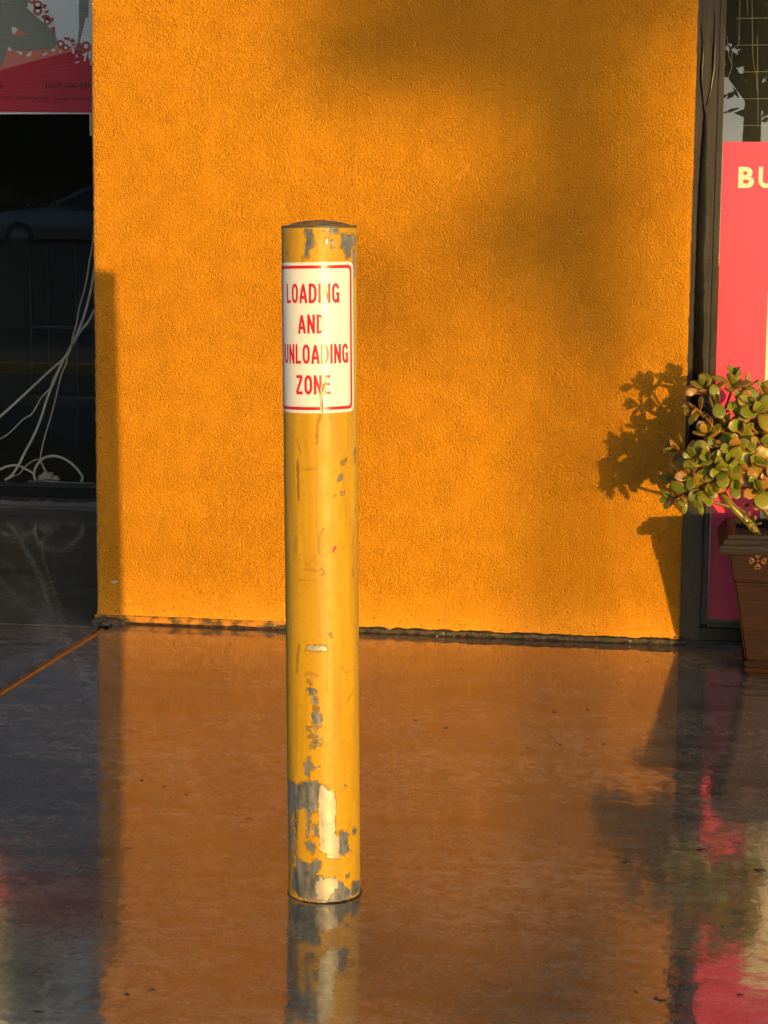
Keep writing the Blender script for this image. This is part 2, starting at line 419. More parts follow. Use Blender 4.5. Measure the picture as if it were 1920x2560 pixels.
# dried runs on the pane
m_run = plain('dried_water_run', (.16, .155, .13), .35)
for pts in ([(1818, 90), (1822, 140), (1830, 163), (1826, 178), (1820, 200), (1817, 260), (1822, 300)], [(1850, 0), (1848, 60), (1846, 108), (1836, 118), (1830, 133), (1829, 160)],
            [(1880, 0), (1881, 70), (1883, 150), (1890, 185), (1893, 230)], [(1868, 0), (1869, 36)], [(1893, 90), (1894, 150), (1895, 320)]):
    q = [on(a, b, 1, .0612) for a, b in pts]
    P0(tube('dried_run', spline(q, 6), .0008, m_run, None, 5), rw)
# room behind
rm = empty('shop_interior', (4.4, 2.5, 0)); tag(rm, kind='structure')
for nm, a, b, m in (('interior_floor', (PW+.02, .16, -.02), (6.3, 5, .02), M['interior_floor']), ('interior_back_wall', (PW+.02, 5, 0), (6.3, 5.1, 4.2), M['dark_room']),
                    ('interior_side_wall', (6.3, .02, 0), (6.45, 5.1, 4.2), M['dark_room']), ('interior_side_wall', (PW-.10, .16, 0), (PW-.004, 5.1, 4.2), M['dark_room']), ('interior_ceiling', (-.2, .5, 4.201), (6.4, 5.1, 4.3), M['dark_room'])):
    P0(box(nm, a, b, m), rm)

# poster on that window: coral red with the letters BU and a cream panel
def stroke_mesh(paths, w):
    """ribbons with mitred joints; returns verts (x,y) and faces, one layer per stroke"""
    V = []; Fc = []
    for li, (pts, closed) in enumerate(paths):
        P = [Vector(p).to_2d() for p in pts]; n = len(P); b0 = len(V)
        for i in range(n):
            if closed: a, c_ = P[(i-1) % n], P[(i+1) % n]
            else: a, c_ = P[max(i-1, 0)], P[min(i+1, n-1)]
            d1 = (P[i]-a).normalized() if (P[i]-a).length > 1e-9 else (c_-P[i]).normalized()
            d2 = (c_-P[i]).normalized() if (c_-P[i]).length > 1e-9 else d1
            n1 = Vector((-d1.y, d1.x)); n2 = Vector((-d2.y, d2.x)); m = (n1+n2)
            m = m.normalized() if m.length > 1e-6 else n1
            k = 1/max(.35, m.dot(n1))
            V.append((P[i]+m*w/2*k, li)); V.append((P[i]-m*w/2*k, li))
        for i in range(n if closed else n-1):
            j = (i+1) % n; Fc.append((b0+2*i, b0+2*i+1, b0+2*j+1, b0+2*j))
    return V, Fc
def arc(cx, cy, rx, ry, a0, a1, n=10):
    return [(cx+rx*math.cos(R(a0+(a1-a0)*k/n)), cy+ry*math.sin(R(a0+(a1-a0)*k/n))) for k in range(n+1)]
def seg(a, b, n=5):
    return [(a[0]+(b[0]-a[0])*k/n, a[1]+(b[1]-a[1])*k/n) for k in range(n+1)]
def glyph(ch, s):
    """stroke glyph of height 1, stroke s; returns (paths, width)"""
    h = s/2; W = .50; a, b = h, W-h; T, B = 1-h, h; cx = W/2; rx = (b-a)/2; ry = .26
    if ch == 'L': return [(seg((h, 1), (h, 0), 3), False), (seg((h, B), (.43, B)), False)], .44
    if ch == 'O': return [(arc(cx, T-ry, rx, ry, 0, 180)+arc(cx, B+ry, rx, ry, 180, 360), True)], W
    if ch == 'A': return [([(.02+h*.6, 0), (.135, .42), (.27, 1-h*.5)], False), ([(.27, 1-h*.5), (.405, .42), (.52-h*.6, 0)], False), (seg((.13, .30), (.41, .30)), False)], .54
    if ch == 'D': return [([(h, B)]+seg((h, B), (h, T), 2)[1:]+[(.2, T)]+arc(.2, T-.30, b-.2, .30, 90, 0, 8)[1:]+arc(.2, B+.30, b-.2, .30, 0, -90, 8), True)], W
    if ch == 'I': return [(seg((h, 1), (h, 0), 3), False)], s
    if ch == 'N': return [(seg((h, 0), (h, 1), 3), False), (seg((h, 1-s*.4), (b, s*.4), 6), False), (seg((b, 0), (b, 1), 3), False)], W
    if ch == 'G': return [(arc(cx, T-ry, rx, ry, 12, 180)+arc(cx, B+ry, rx, ry, 180, 350), False), ([(cx+.03, .46), (b, .46), (b, 0)], False)], W
    if ch == 'U': return [([(a, 1), (a, .6)]+arc(cx, B+ry, rx, ry, 180, 360)+[(b, .6), (b, 1)], False)], W
    if ch == 'Z': return [(seg((.03, T), (.46, T)), False), (seg((.43, T-.02), (.06, B+.02), 6), False), (seg((.02, B), (.48, B)), False)], W
    if ch == 'E': return [(seg((h, 0), (h, 1), 3), False), (seg((h, T), (.42, T)), False), (seg((h, .53), (.39, .53)), False), (seg((h, B), (.43, B)), False)], .44
    if ch == 'B': return [([(h, B), (h, T), (.26, T)]+arc(.26, T-.2, b-.28, .2, 90, -90, 10)+[(h, T-.4)], False), ([(h, T-.4), (.26, T-.4)]+arc(.26, B+(T-.4-B)/2, b-.26, (T-.4-B)/2, 90, -90, 10)+[(h, B)], False)], W
    return [], .3

def text_ribbons(txt, height, width, stroke, gap):
    """letters laid out to the given width; list of (char, verts2d with layer, faces)"""
    gl = [glyph(c_, stroke) for c_ in txt]; tot = sum(w for _, w in gl)+gap*(len(txt)-1); sx = width/tot; x = 0; out = []
    for (paths, w), ch in zip(gl, txt):
        V, Fc = stroke_mesh(paths, stroke)
        out.append((ch, [((p.x+x)*sx, p.y*height, l) for p, l in V], Fc)); x += w+gap
    return out

po = empty('window_poster', (2.9, .06, .1)); tag(po, 'coral red poster with cream letters BU filling the right-hand window', 'poster')
t = NT('coral_print'); c = t.mix(t.ramp(t.noise(1.1, 2), [(.3, 0.), (.7, 1.)]), (.80, .040, .095), (.74, .048, .135)); c = t.mix(t.ramp(t.noise(95, 2), [(.73, 0.), (.78, .7)]), c, (.25, .02, .03))
c = t.mix(t.ramp(t.noise(1, 3, .6, t.mapped((30, 1, 1.2))), [(.55, 0.), (.8, .25)]), c, (.5, .03, .05))
m_coral = t.set(color=c, rough=.33)
m_cream = plain('cream_print', (.80, .68, .46), .4, .05)
PX0 = 2.4335
P0(box('sheet', (PX0, .0535, .100), (PX0+1.25, .0575, 1.915), m_coral, None, .0008), po)
pB = on(1845, 470, 1, .0525)
pT = on(1845, 417, 1, .0525)
def font_mesh(ch, thick):
    cu = bpy.data.curves.new('txt', 'FONT'); cu.body = ch; cu.size = 1; cu.offset = thick; cu.resolution_u = 8
    to = bpy.data.objects.new('txt', cu); COL.objects.link(to); bpy.context.view_layer.update()
    me = bpy.data.meshes.new_from_object(to.evaluated_get(bpy.context.evaluated_depsgraph_get())); bpy.data.objects.remove(to); return me
for ch, x0, x1 in (('B', 0, .0585), ('U', .0745, .136)):
    me = font_mesh(ch, .036); vv = np.array([v.co[:] for v in me.vertices]); lo, hi = vv.min(0), vv.max(0)
    for v in me.vertices: v.co = (pB.x+x0+(x1-x0)*(v.co.x-lo[0])/(hi[0]-lo[0]), .0530, pB.z+(pT.z-pB.z)*(v.co.y-lo[1])/(hi[1]-lo[1]))
    P0(link('letter', me, m_cream), po)
pc = on(1914, 900, 1, .0525)
P0(box('cream_panel', (pc.x, .0525, .35), (pc.x+.75, .0533, 1.36), m_cream, None), po)

# ------------------------------------------------------------------ recessed left-hand shopfront
YL = 3.52
lw = empty('storefront_window', (-3, YL, 0)); tag(lw, 'black framed shop window deep in the shaded recess left of the orange pier', 'window')
P0(box('sill', (-7.5, YL-.02, .045), (-.02, YL+.10, .100), M['black_alu'], None, .004), lw)
P0(box('sill_lip', (-7.5, YL+.005, .1005), (-.02, YL+.09, .121), M['rubber'], None, .002), lw)
P0(box('threshold', (-7.5, YL-.03, .004), (-.02, YL+.10, .0445), M['rubber'], None, .003), lw)
P0(box('pane', (-7.5, YL+.036, .1215), (-.095, YL+.042, 3.9), M['glass'], None), lw)
P0(box('jamb', (-.094, YL-.01, .1215), (-.022, YL+.10, 3.9), M['black_alu'], None, .003), lw)
P0(box('head', (-7.5, YL-.01, 3.901), (-.02, YL+.10, 4.2), M['black_alu'], None, .003), lw)
V = []; Fc = []; n = 260
for i in range(n):
    x = -6.5 + 6.45*i/(n-1); d = .02+.035*float(fnoise(np.array(x*16), np.array(1.), 71, 4)); hh = .012+.020*float(fnoise(np.array(x*21), np.array(4.), 73, 4))
    for y, z in ((0, hh), (-.3*d, hh*.8), (-.7*d, hh*.35), (-d, .0005)): V.append((x, YL-.03+y, z))
for i in range(n-1):
    for k in range(3): Fc.append((i*4+k, (i+1)*4+k, (i+1)*4+k+1, i*4+k+1))
P0(obj('mortar_smear', V, Fc, plain('grey_mortar', (.14, .13, .11), .7, .6, 60), None), lw)
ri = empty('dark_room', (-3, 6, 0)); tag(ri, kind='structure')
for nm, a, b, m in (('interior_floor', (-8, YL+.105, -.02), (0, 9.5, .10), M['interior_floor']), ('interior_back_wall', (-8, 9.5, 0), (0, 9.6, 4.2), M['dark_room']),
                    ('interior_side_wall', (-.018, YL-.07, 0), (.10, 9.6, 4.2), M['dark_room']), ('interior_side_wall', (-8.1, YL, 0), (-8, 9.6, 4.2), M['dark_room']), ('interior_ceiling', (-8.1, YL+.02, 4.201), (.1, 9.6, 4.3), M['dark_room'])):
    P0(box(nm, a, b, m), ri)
# rack standing in the dark room
rk = empty('metal_rack', (-1.7, 6.2, .1)); tag(rk, 'dim metal rack standing in the dark room behind the cords', 'rack')
m_rack = plain('dull_steel', (.035, .04, .04), .5)
for x in (-2.32, -1.98, -1.30):
    for y in (5.9, 6.3): P0(tube('post', [Vector((x, y, .1)), Vector((x, y, 1.55))], .012, m_rack, None, 8), rk)
for z in (.45, .95): P0(box('shelf', (-2.34, 5.88, z), (-1.28, 6.32, z+.018), m_rack, None, .003), rk)

# banner behind the glass
ba = empty('shop_banner', (-2.2, YL+.06, 2.28)); tag(ba, 'corrugated plastic banner, crimson foot and pale top, in the left window', 'banner')
YB = YL+.028
def ribbed(name, col):
    t = NT(name); w = t.n.new('ShaderNodeTexWave'); w.bands_direction = 'Z'; w.inputs['Scale'].default_value = 28; w.inputs['Distortion'].default_value = .1
    t.l.new(t.co(), w.inputs[0])
    c = t.mix(t.noise(6, 3), tuple(v*.9 for v in col), col)
    return t.set(color=c, rough=.35, normal=t.bump(w.outputs[1], .7, .004))
m_bl = ribbed('banner_pale', (.76, .86, .86)); m_cr = ribbed('banner_crimson', (.56, .045, .062)); m_sa = ribbed('banner_salmon', (.70, .25, .19)); m_gg = ribbed('banner_sage', (.27, .30, .25)); m_pk = ribbed('banner_brick', (.48, .12, .10))
m_dk = plain('banner_black_ink', (.025, .012, .014), .4)
P0(box('sheet', (-5.2, YB, 2.281), (-1.068, YB+.005, 3.75), m_bl, None, .0008), ba)
def zb(pts, lay):   # zoomed coordinates (first window detail) -> banner plane
    out = []
    for zx, zy in pts:
        p = on(zx/3.456, zy/3.456, 1, YB); out.append((min(p.x, -1.07), YB-.0012*lay, max(p.z, 2.2815)))
    return out
def pr(name, pts, lay, mat): return P0(poly_sheet(name, zb(pts, lay), mat, None, .0008), ba)
pr('print_field', [(-700, 790), (0, 605), (330, 515), (640, 440), (795, 455), (795, 975), (-700, 960)], 1, m_cr)
pr('print_field', [(-700, 640), (-60, 560), (60, 440), (300, 425), (520, 400), (790, 395), (790, 450), (640, 441), (330, 514), (0, 604), (-700, 789)], 1, m_sa)
pr('print_figure', [(-300, -500), (240, -500), (243, 80), (300, 130), (370, 190), (440, 250), (490, 320), (497, 370), (470, 420), (400, 428), (250, 436), (130, 440), (110, 440), (80, 400), (60, 450), (45, 500), (10, 580), (-100, 640), (-300, 600)], 2, m_gg)
pr('print_gap', [(105, 228), (160, 252), (250, 300), (160, 306), (115, 306), (95, 280)], 3, m_sa)
pr('print_gap', [(105, 228), (158, 254), (120, 300), (108, 270)], 4, m_bl)
pr('print_figure', [(690, -400), (765, -400), (765, 150), (742, 150), (705, 300), (690, 375), (672, 372), (684, 240), (683, 60)], 2, m_gg)
def ring(cx, cy, ro, ri_, lay, mat, mat2):
    pr('print_dot', [(cx+ro*math.cos(a), cy+ro*math.sin(a)) for a in np.linspace(0, 2*math.pi, 19)[:-1]], lay, mat)
    pr('print_dot', [(cx+ri_*math.cos(a), cy+ri_*math.sin(a)) for a in np.linspace(0, 2*math.pi, 15)[:-1]], lay+1, mat2)
for cx, cy, ro in ((275, 2, 30), (328, 42, 40), (328, 95, 40), (410, 188, 30), (525, 380, 36), (570, 412, 30), (745, 400, 44), (240, -60, 40), (290, -120, 36), (350, -60, 30)):
    ring(cx, cy, ro, ro*.45, 3, m_pk, m_bl)
for pts in ([(375, 35), (410, 40), (385, 78), (372, 70)], [(385, 95), (425, 85), (418, 112), (390, 118)], [(355, 140), (400, 125), (440, 150), (425, 180), (375, 165)],
            [(430, 165), (462, 145), (468, 178), (440, 195)], [(440, 240), (475, 228), (480, 300), (462, 290)], [(550, 325), (605, 322), (600, 350), (560, 345)], [(600, 345), (640, 335), (650, 365), (615, 372)], [(620, 380), (700, 372), (715, 440), (640, 445)]):
    pr('print_mark', pts, 3, m_pk)
for pts in ([(145, 440), (195, 452), (195, 478), (170, 470)], [(280, 442), (265, 485), (240, 495), (232, 470)], [(365, 470), (412, 452), (412, 465), (378, 485)], [(450, 425), (478, 418), (482, 438), (460, 452), (447, 440)],
            [(515, 450), (528, 430), (530, 455)], [(620, 410), (670, 385), (665, 398), (632, 425), (650, 430), (640, 470), (628, 455)], [(650, 495), (668, 460), (676, 495)], [(650, 540), (686, 527), (690, 538), (655, 550)],
            [(710, 470), (760, 450), (752, 480), (742, 530), (725, 530), (732, 490)], [(765, 460), (792, 440), (792, 565), (780, 560), (785, 500), (770, 520)], [(225, 62), (262, 55), (295, 68), (265, 80)]):
    pr('print_chip', pts, 5, m_bl)
def label_text(txt, zx0, zx1, zy0, zy1, parent, mat, thick=.02):
    cu = bpy.data.curves.new('txt', 'FONT'); cu.body = txt; cu.size = 1; cu.offset = thick
    to = bpy.data.objects.new('txt', cu); COL.objects.link(to); bpy.context.view_layer.update()
    me = bpy.data.meshes.new_from_object(to.evaluated_get(bpy.context.evaluated_depsgraph_get()))
    bpy.data.objects.remove(to)
    vv = np.array([v.co[:] for v in me.vertices]); x0, x1 = vv[:, 0].min(), vv[:, 0].max(); y0, y1 = vv[:, 1].min(), vv[:, 1].max()
    a = on(zx0/3.456, zy1/3.456, 1, YB); b = on(zx1/3.456, zy0/3.456, 1, YB); b2 = on(zx1/3.456, zy1/3.456, 1, YB); ht = b.z-b2.z
    for v in me.vertices:
        u = (v.co.x-x0)/(x1-x0); w = (v.co.y-y0)/(y1-y0)
        v.co = (a.x+(b.x-a.x)*u, YB-.0030, a.z+(b2.z-a.z)*u+ht*w)
    o = link('lettering', me, mat); P0(o, parent); return o
label_text('(657) 200-599', 395, 792, 718, 770, ba, m_dk, .014)
label_text('ra', -15, 25, 735, 760, ba, m_dk, .012)
label_text('T PREP', 0, 102, 833, 858, ba, m_dk, .0)
label_text('HOMEWORK HELP', 143, 426, 838, 864, ba, m_dk, .0)
label_text('SUMMER PROGRAMS', 470, 792, 842, 868, ba, m_dk, .0)
p = on(229, 282, 1, YL+.03); q = on(232, 340, 1, YL+.03)
P0(box('tape_strip', (p.x-.012, YB-.004, q.z), (p.x+.012, YB-.0015, p.z), plain('masking_tape', (.55, .40, .20), .6), None), ba)

# cords and power adapter behind the glass
m_cord = plain('white_cable', (.80, .88, .93), .4, .08); m_cord2 = plain('ivory_cable', (.78, .76, .68), .4, .08)
YC = YL+.064
def cord(pts, rad, mat, label, dy=0.0):
    q = []
    for i, (zx, zy) in enumerate(pts):
        p = on(zx/3.16, 600+zy/3.16, 1, YC+dy+.004*math.sin(i*1.3)); q.append(Vector((p.x, p.y, max(p.z, .1225+rad))))
    o = tube('cable', spline(q, 6), rad*1.12, mat, None, 8); tag(o, label, 'cable', 'cables hanging in the left window'); return o
cord([(742, -120), (735, 0), (728, 60), (705, 170), (690, 280), (665, 400), (625, 540), (605, 660), (575, 760), (562, 850), (530, 930), (525, 970), (480, 1080), (440, 1250), (400, 1400), (355, 1550), (325, 1680), (320, 1740), (345, 1800), (368, 1850)], .0042, m_cord2, 'thin ivory cable falling from the top to the white adapter')
cord([(770, 60), (750, 200), (725, 360), (690, 510), (650, 640), (600, 760), (545, 870), (490, 970), (430, 1110), (370, 1260), (320, 1420), (260, 1560), (190, 1690), (140, 1790), (90, 1860), (40, 1895)], .0068, m_cord, 'thick white cable running steeply down to the sill left of the adapter', .014)
cord([(790, 480), (757, 530), (700, 640), (630, 730), (560, 850), (500, 940), (420, 1010), (300, 1120), (150, 1260), (0, 1395), (-200, 1560), (-420, 1700)], .0066, m_cord, 'thick white cable slanting down and out past the left edge', .03)
cord([(560, 850), (530, 900), (470, 1010), (420, 1100), (395, 1170), (330, 1240), (290, 1310), (250, 1375), (180, 1420), (80, 1520), (0, 1570), (-150, 1640), (-300, 1760)], .0040, m_cord2, 'thin kinked ivory cable slanting left below the thick one', .042)
cord([(285, 1935), (268, 1850), (290, 1780), (350, 1720), (440, 1708), (530, 1740), (600, 1800), (650, 1870), (640, 1945)], .0070, m_cord, 'thick cable standing up as a loop over the adapter', .006)
cord([(-200, 1900), (-100, 1840), (0, 1812), (60, 1787), (140, 1780), (210, 1812), (275, 1850)], .0062, m_cord, 'cable arching low over the sill left of the adapter', .026)
cord([(60, 1890), (110, 1862), (150, 1850), (200, 1790), (260, 1745), (310, 1737), (345, 1790), (390, 1880)], .0038, m_cord2, 'small thin cable curl beside the adapter', .036)
cord([(220, 1935), (300, 1905), (380, 1895), (440, 1905), (500, 1922), (620, 1925), (740, 1932)], .0055, plain('grey_cable', (.22, .25, .26), .4), 'grey cable lying on the sill in front of the adapter', -.006)
ad = empty('power_adapter', tuple(on(350/3.16, 600+1940/3.16, 1, YC+.03))); ad.location.z = .1225
tag(ad, 'white power adapter block lying on the window sill among cables', 'adapter')
def adp(zx0, zy0, zx1, zy1, y0, y1, name, bev):
    a = on(zx0/3.16, 600+zy1/3.16, 1, YC+y0); b = on(zx1/3.16, 600+zy0/3.16, 1, YC+y0)
    P0(box(name, (a.x, YC+y0, max(a.z, .1225)), (b.x, YC+y1, b.z), plain('white_plastic', (.62, .66, .64), .35, .05), None, bev, 3), ad)
adp(300, 1860, 400, 1950, .02, .07, 'block', .006); adp(330, 1838, 410, 1865, .03, .065, 'block_top', .004); adp(402, 1866, 466, 1912, .025, .06, 'plug', .012); adp(400, 1915, 500, 1948, .035, .06, 'plug_foot', .004)

# ------------------------------------------------------------------ bollard
BX, BY, BH, BR = 1.52205, -3.1057, 1.5402, .084
LEAN = -math.atan(.0206/1.5402); BROT = math.atan2(CAM_P.x-BX, -(CAM_P.y-BY))
bo = empty('bollard', (BX, BY, 0), (0, LEAN, BROT)); tag(bo, 'chipped yellow steel bollard standing in the wet pavement', 'bollard')
bdir = Vector((CAM_P.x-BX, CAM_P.y-BY, 0)); bdist = bdir.length; bdir.normalize()
def bz(py):         # photograph row -> height on the pipe's front
    ax = 798+(811-798)*(py-567)/1673
    d = cF*FPX + cR*(ax-960) - cU*(py-1280); hd = -(d.x*bdir.x+d.y*bdir.y)
    return CAM_P.z + d.z*(bdist-BR)/hd
_py = np.linspace(500, 2300, 181); _z = np.array([bz(v) for v in _py])
def pt2uv(px, py):  # photograph point -> (angle, height) on the pipe
    ax = 798+(811-798)*(py-567)/1673; rr = 93.3+(90.6-93.3)*(py-567)/1673
    s = max(-.998, min(.998, (px-ax)/rr)); th = math.asin(s)
    # height: rows on the flank lie further back
    depth = BR*(1-math.cos(th)); z = bz(py); hz = (CAM_P.z-z)/(bdist-BR)
    return th, z - hz*depth
th = np.concatenate([np.linspace(-1.78, 1.78, 205), np.linspace(1.78, 2*math.pi-1.78, 34)[1:-1]]); nth = len(th)
zz = np.linspace(0, BH, 860); TH, ZZ = np.meshgrid(th, zz)
def pip(poly, u, v):
    ins = np.zeros(u.shape, bool); n = len(poly)
    for i in range(n):
        x1, y1 = poly[i]; x2, y2 = poly[(i+1) % n]
        if y1 == y2: continue
        c_ = ((y1 > v) != (y2 > v)) & (u < (x2-x1)*(v-y1)/(y2-y1)+x1); ins ^= c_
    return ins
A = TH*BR      # arc length
wu = (fnoise(A*160, ZZ*160, 41, 3)-.5)*.010 + (fnoise(A*420, ZZ*420, 44, 2)-.5)*.004
wv = (fnoise(A*160, ZZ*160, 51, 3)-.5)*.014 + (fnoise(A*420, ZZ*420, 54, 2)-.5)*.005
def region(src, pts, warp=1.0):
    k, ox, oy = {'top': (4.096, 660, 520), 'mid': (3.686, 660, 1000), 'low': (2.99, 660, 1560)}[src]
    poly = []
    for zx, zy in pts:
        a, z = pt2uv(ox+zx/k, oy+zy/k); poly.append((a*BR, z))
    lo = min(q[1] for q in poly)-.02; hi = max(q[1] for q in poly)+.02
    r0 = max(0, np.searchsorted(zz, lo)); r1 = np.searchsorted(zz, hi); m = np.zeros(TH.shape, bool)
    m[r0:r1] = pip(poly, A[r0:r1]+wu[r0:r1]*warp, ZZ[r0:r1]+wv[r0:r1]*warp); return m
chip = np.zeros(TH.shape); pale = np.zeros(TH.shape); stain = np.zeros(TH.shape); red = np.zeros(TH.shape)
G = [('low', [(180, 1160), (260, 1205), (300, 1175), (400, 1175), (430, 1200), (415, 1250), (405, 1400), (350, 1400), (345, 1560), (320, 1600), (320, 1400), (290, 1370), (255, 1410), (245, 1650), (195, 1580), (182, 1370)], .6),
     ('low', [(185, 1560), (245, 1600), (250, 1690), (200, 1640), (190, 1700)], 1),
     ('low', [(570, 1560), (630, 1560), (625, 1660), (640, 1690), (610, 1730), (560, 1735), (565, 1600)], 1),
     ('low', [(240, 1700), (260, 1750), (350, 1790), (380, 1765), (430, 1770), (410, 1850), (380, 1880), (440, 1895), (520, 1895), (560, 1930), (600, 1930), (600, 1980), (650, 1985), (660, 1930), (710, 1920), (725, 1960), (720, 2010), (680, 2020), (610, 2060), (480, 2090), (300, 2050), (240, 2020), (205, 1960), (215, 1850), (240, 1800)], .7),
     ('low', [(300, 1640), (350, 1625), (380, 1660), (375, 1710), (340, 1690)], .6), ('low', [(330, 480), (370, 475), (395, 490), (390, 515), (380, 530), (405, 560), (400, 590), (370, 605), (365, 530), (335, 525)], .4),
     ('low', [(355, 660), (400, 655), (435, 690), (430, 745), (370, 755), (355, 700)], .4), ('low', [(300, 1040), (345, 990), (355, 1050), (425, 1075), (345, 1090), (340, 1135), (310, 1130)], .6), ('low', [(370, 1500), (400, 1490), (405, 1580), (375, 1580)], .5),
     ('low', [(660, 1530), (690, 1520), (690, 1570), (665, 1565)], .8), ('low', [(605, 1205), (620, 1200), (615, 1225)], .3), ('low', [(612, 1880), (640, 1865), (640, 1895), (620, 1900)], .3), ('low', [(716, 1720), (730, 1720), (728, 1760), (718, 1760)], .2),
     ('top', [(415, 210), (505, 210), (505, 290), (525, 370), (490, 400), (465, 440), (460, 505), (430, 500), (415, 460), (430, 400), (440, 310), (425, 260)], .35), ('top', [(600, 205), (770, 205), (740, 260), (690, 270), (670, 230), (620, 225)], .35),
     ('top', [(785, 270), (935, 275), (940, 390), (890, 400), (880, 500), (840, 515), (820, 430), (785, 400)], .3), ('top', [(690, 330), (715, 330), (715, 395), (690, 395)], .2), ('top', [(905, 430), (940, 420), (940, 690), (920, 690), (915, 600)], .3),
     ('mid', [(710, 575), (730, 560), (738, 585), (720, 595)], .25), ('mid', [(680, 700), (700, 688), (720, 695), (720, 730), (695, 735)], .2), ('mid', [(829, 450), (845, 455), (842, 505), (829, 500)], .2), ('mid', [(830, 525), (842, 525), (838, 565), (830, 560)], .2), ('mid', [(700, 840), (725, 845), (735, 860), (710, 875)], .3)]
for s, pts, w in G: chip[region(s, pts, w)] = 1
spk = region('low', [(325, 765), (430, 765), (435, 920), (350, 925)], .4) & (fnoise(A*330, ZZ*330, 77, 2) > .60); chip[spk] = 1
spk = region('low', [(183, 1375), (250, 1375), (250, 1700), (195, 1900), (185, 1700)], .4) & (fnoise(A*230, ZZ*160, 78, 3) > .56); chip[spk] = 1 - chip[spk]
for s, pts, w in [('low', [(415, 1230), (440, 1200), (480, 1245), (520, 1245), (535, 1320), (530, 1480), (525, 1570), (560, 1590), (560, 1750), (470, 1750), (470, 1710), (425, 1690), (415, 1400)], .5), ('low', [(320, 165), (350, 158), (470, 165), (470, 195), (380, 200), (320, 190)], .2),
                  ('low', [(695, 140), (708, 145), (712, 205), (700, 190)], .2), ('top', [(630, 310), (655, 310), (655, 370), (630, 370)], .2), ('low', [(420, 1900), (540, 1905), (560, 1960), (470, 2060), (400, 2040), (380, 1960)], 1.2)]:
    pale[region(s, pts, w)] = 1
tan = [('mid', [(738, 540), (768, 520), (765, 560), (740, 585)]), ('mid', [(667, 740), (690, 700), (715, 735), (682, 765)]), ('top', [(455, 330), (520, 330), (520, 400), (460, 400)]), ('low', [(360, 610), (415, 615), (420, 655), (365, 655)])]
for s, pts in tan: stain[region(s, pts, .3)] = .7
red[region('mid', [(628, 1402), (640, 1352), (665, 1345), (662, 1380), (640, 1410)], .15)] = 1
def streak(src, pts, wd, k_):
    k, ox, oy = {'top': (4.096, 660, 520), 'mid': (3.686, 660, 1000), 'low': (2.99, 660, 1560)}[src]
    P = [pt2uv(ox+a/k, oy+b/k) for a, b in pts]; P = [(a*BR, z) for a, z in P]
    for (x1, y1), (x2, y2) in zip(P, P[1:]):
        lo, hi = min(y1, y2)-.02, max(y1, y2)+.02; r0, r1 = max(0, np.searchsorted(zz, lo)), np.searchsorted(zz, hi)
        u = A[r0:r1]+wu[r0:r1]*.3; v = ZZ[r0:r1]+wv[r0:r1]*.3; L2 = (x2-x1)**2+(y2-y1)**2+1e-12
        t_ = np.clip(((u-x1)*(x2-x1)+(v-y1)*(y2-y1))/L2, 0, 1); d = np.hypot(u-x1-t_*(x2-x1), v-y1-t_*(y2-y1))
        wdm = wd*.00090*(0.5+fnoise(v*90, u*40, 61, 2)); stain[r0:r1] = np.maximum(stain[r0:r1], k_*np.clip(1.5-d/wdm, 0, 1))
for a in [('mid', [(315, 360), (330, 440), (345, 490)], 2, .6), ('mid', [(312, 560), (318, 700), (325, 920)], 3, .75), ('mid', [(522, 135), (495, 230), (490, 400)], 4, .55), ('mid', [(490, 420), (485, 900), (490, 1250)], 2, .25), ('mid', [(510, 1250), (512, 1420)], 3, .35),
          ('mid', [(578, 1550), (570, 1900), (565, 2200)], 1, .45), ('mid', [(360, 1560), (430, 1560), (520, 1578)], 2, .45), ('mid', [(320, 1650), (480, 1666)], 2, .45), ('mid', [(520, 1550), (560, 1590), (530, 1610)], 2, .7), ('mid', [(390, 1495), (402, 1525)], 2, .6), ('mid', [(840, 1000), (842, 1045)], 2, .8),
          ('mid', [(825, 1160), (820, 1330), (800, 1350)], 2, .4), ('mid', [(815, 1560), (820, 1640)], 4, .35), ('mid', [(545, 1170), (548, 1195), (525, 1230)], 1.5, .7), ('mid', [(360, 640), (500, 632)], 1.5, .35), ('mid', [(605, 2140), (625, 2190)], 3, .7), ('mid', [(610, 160), (625, 170)], 2, .5), ('mid', [(525, 830), (540, 890)], 2.4, .5), ('mid', [(640, 890), (660, 880)], 3, .6),
          ('mid', [(700, 950), (695, 1090)], 2, .3), ('mid', [(300, 1280), (290, 1380), (305, 1390)], 5, .3), ('low', [(268, 160), (255, 230), (250, 360)], 4, .5), ('low', [(310, 375), (350, 365), (400, 385)], 4, .35), ('low', [(330, 420), (350, 450)], 5, .55), ('low', [(600, 360), (640, 360), (675, 340)], 1.5, .5), ('low', [(620, 590), (640, 540), (675, 510)], 1.5, .5),
          ('low', [(485, 75), (500, 80), (510, 65)], 3, .7), ('low', [(590, 320), (585, 345)], 2, .6), ('low', [(470, 20), (472, 160), (475, 500)], 1.2, .35), ('top', [(240, 450), (255, 475)], 3, .6), ('top', [(395, 500), (405, 560)], 4, .4), ('top', [(190, 370), (200, 560)], 3, .8), ('low', [(190, 440), (180, 560)], 2, .6)]:
    streak(*a)
spots = (fnoise(A*240, ZZ*240, 91, 2) > .86); stain[spots] = np.maximum(stain[spots], .5)
chip = np.where(pale > .5, 1, chip)
ring = chip.copy()
for dy in (-2, -1, 0, 1, 2):
    for dx in (-2, -1, 0, 1, 2): ring = np.maximum(ring, np.roll(np.roll(chip, dy, 0), dx, 1))
ring = ring*(1-chip)*(fnoise(A*120, ZZ*120, 99, 2) > .46)
stain = np.maximum(stain, .55*ring); stain = np.where(chip > .5, 0, stain)
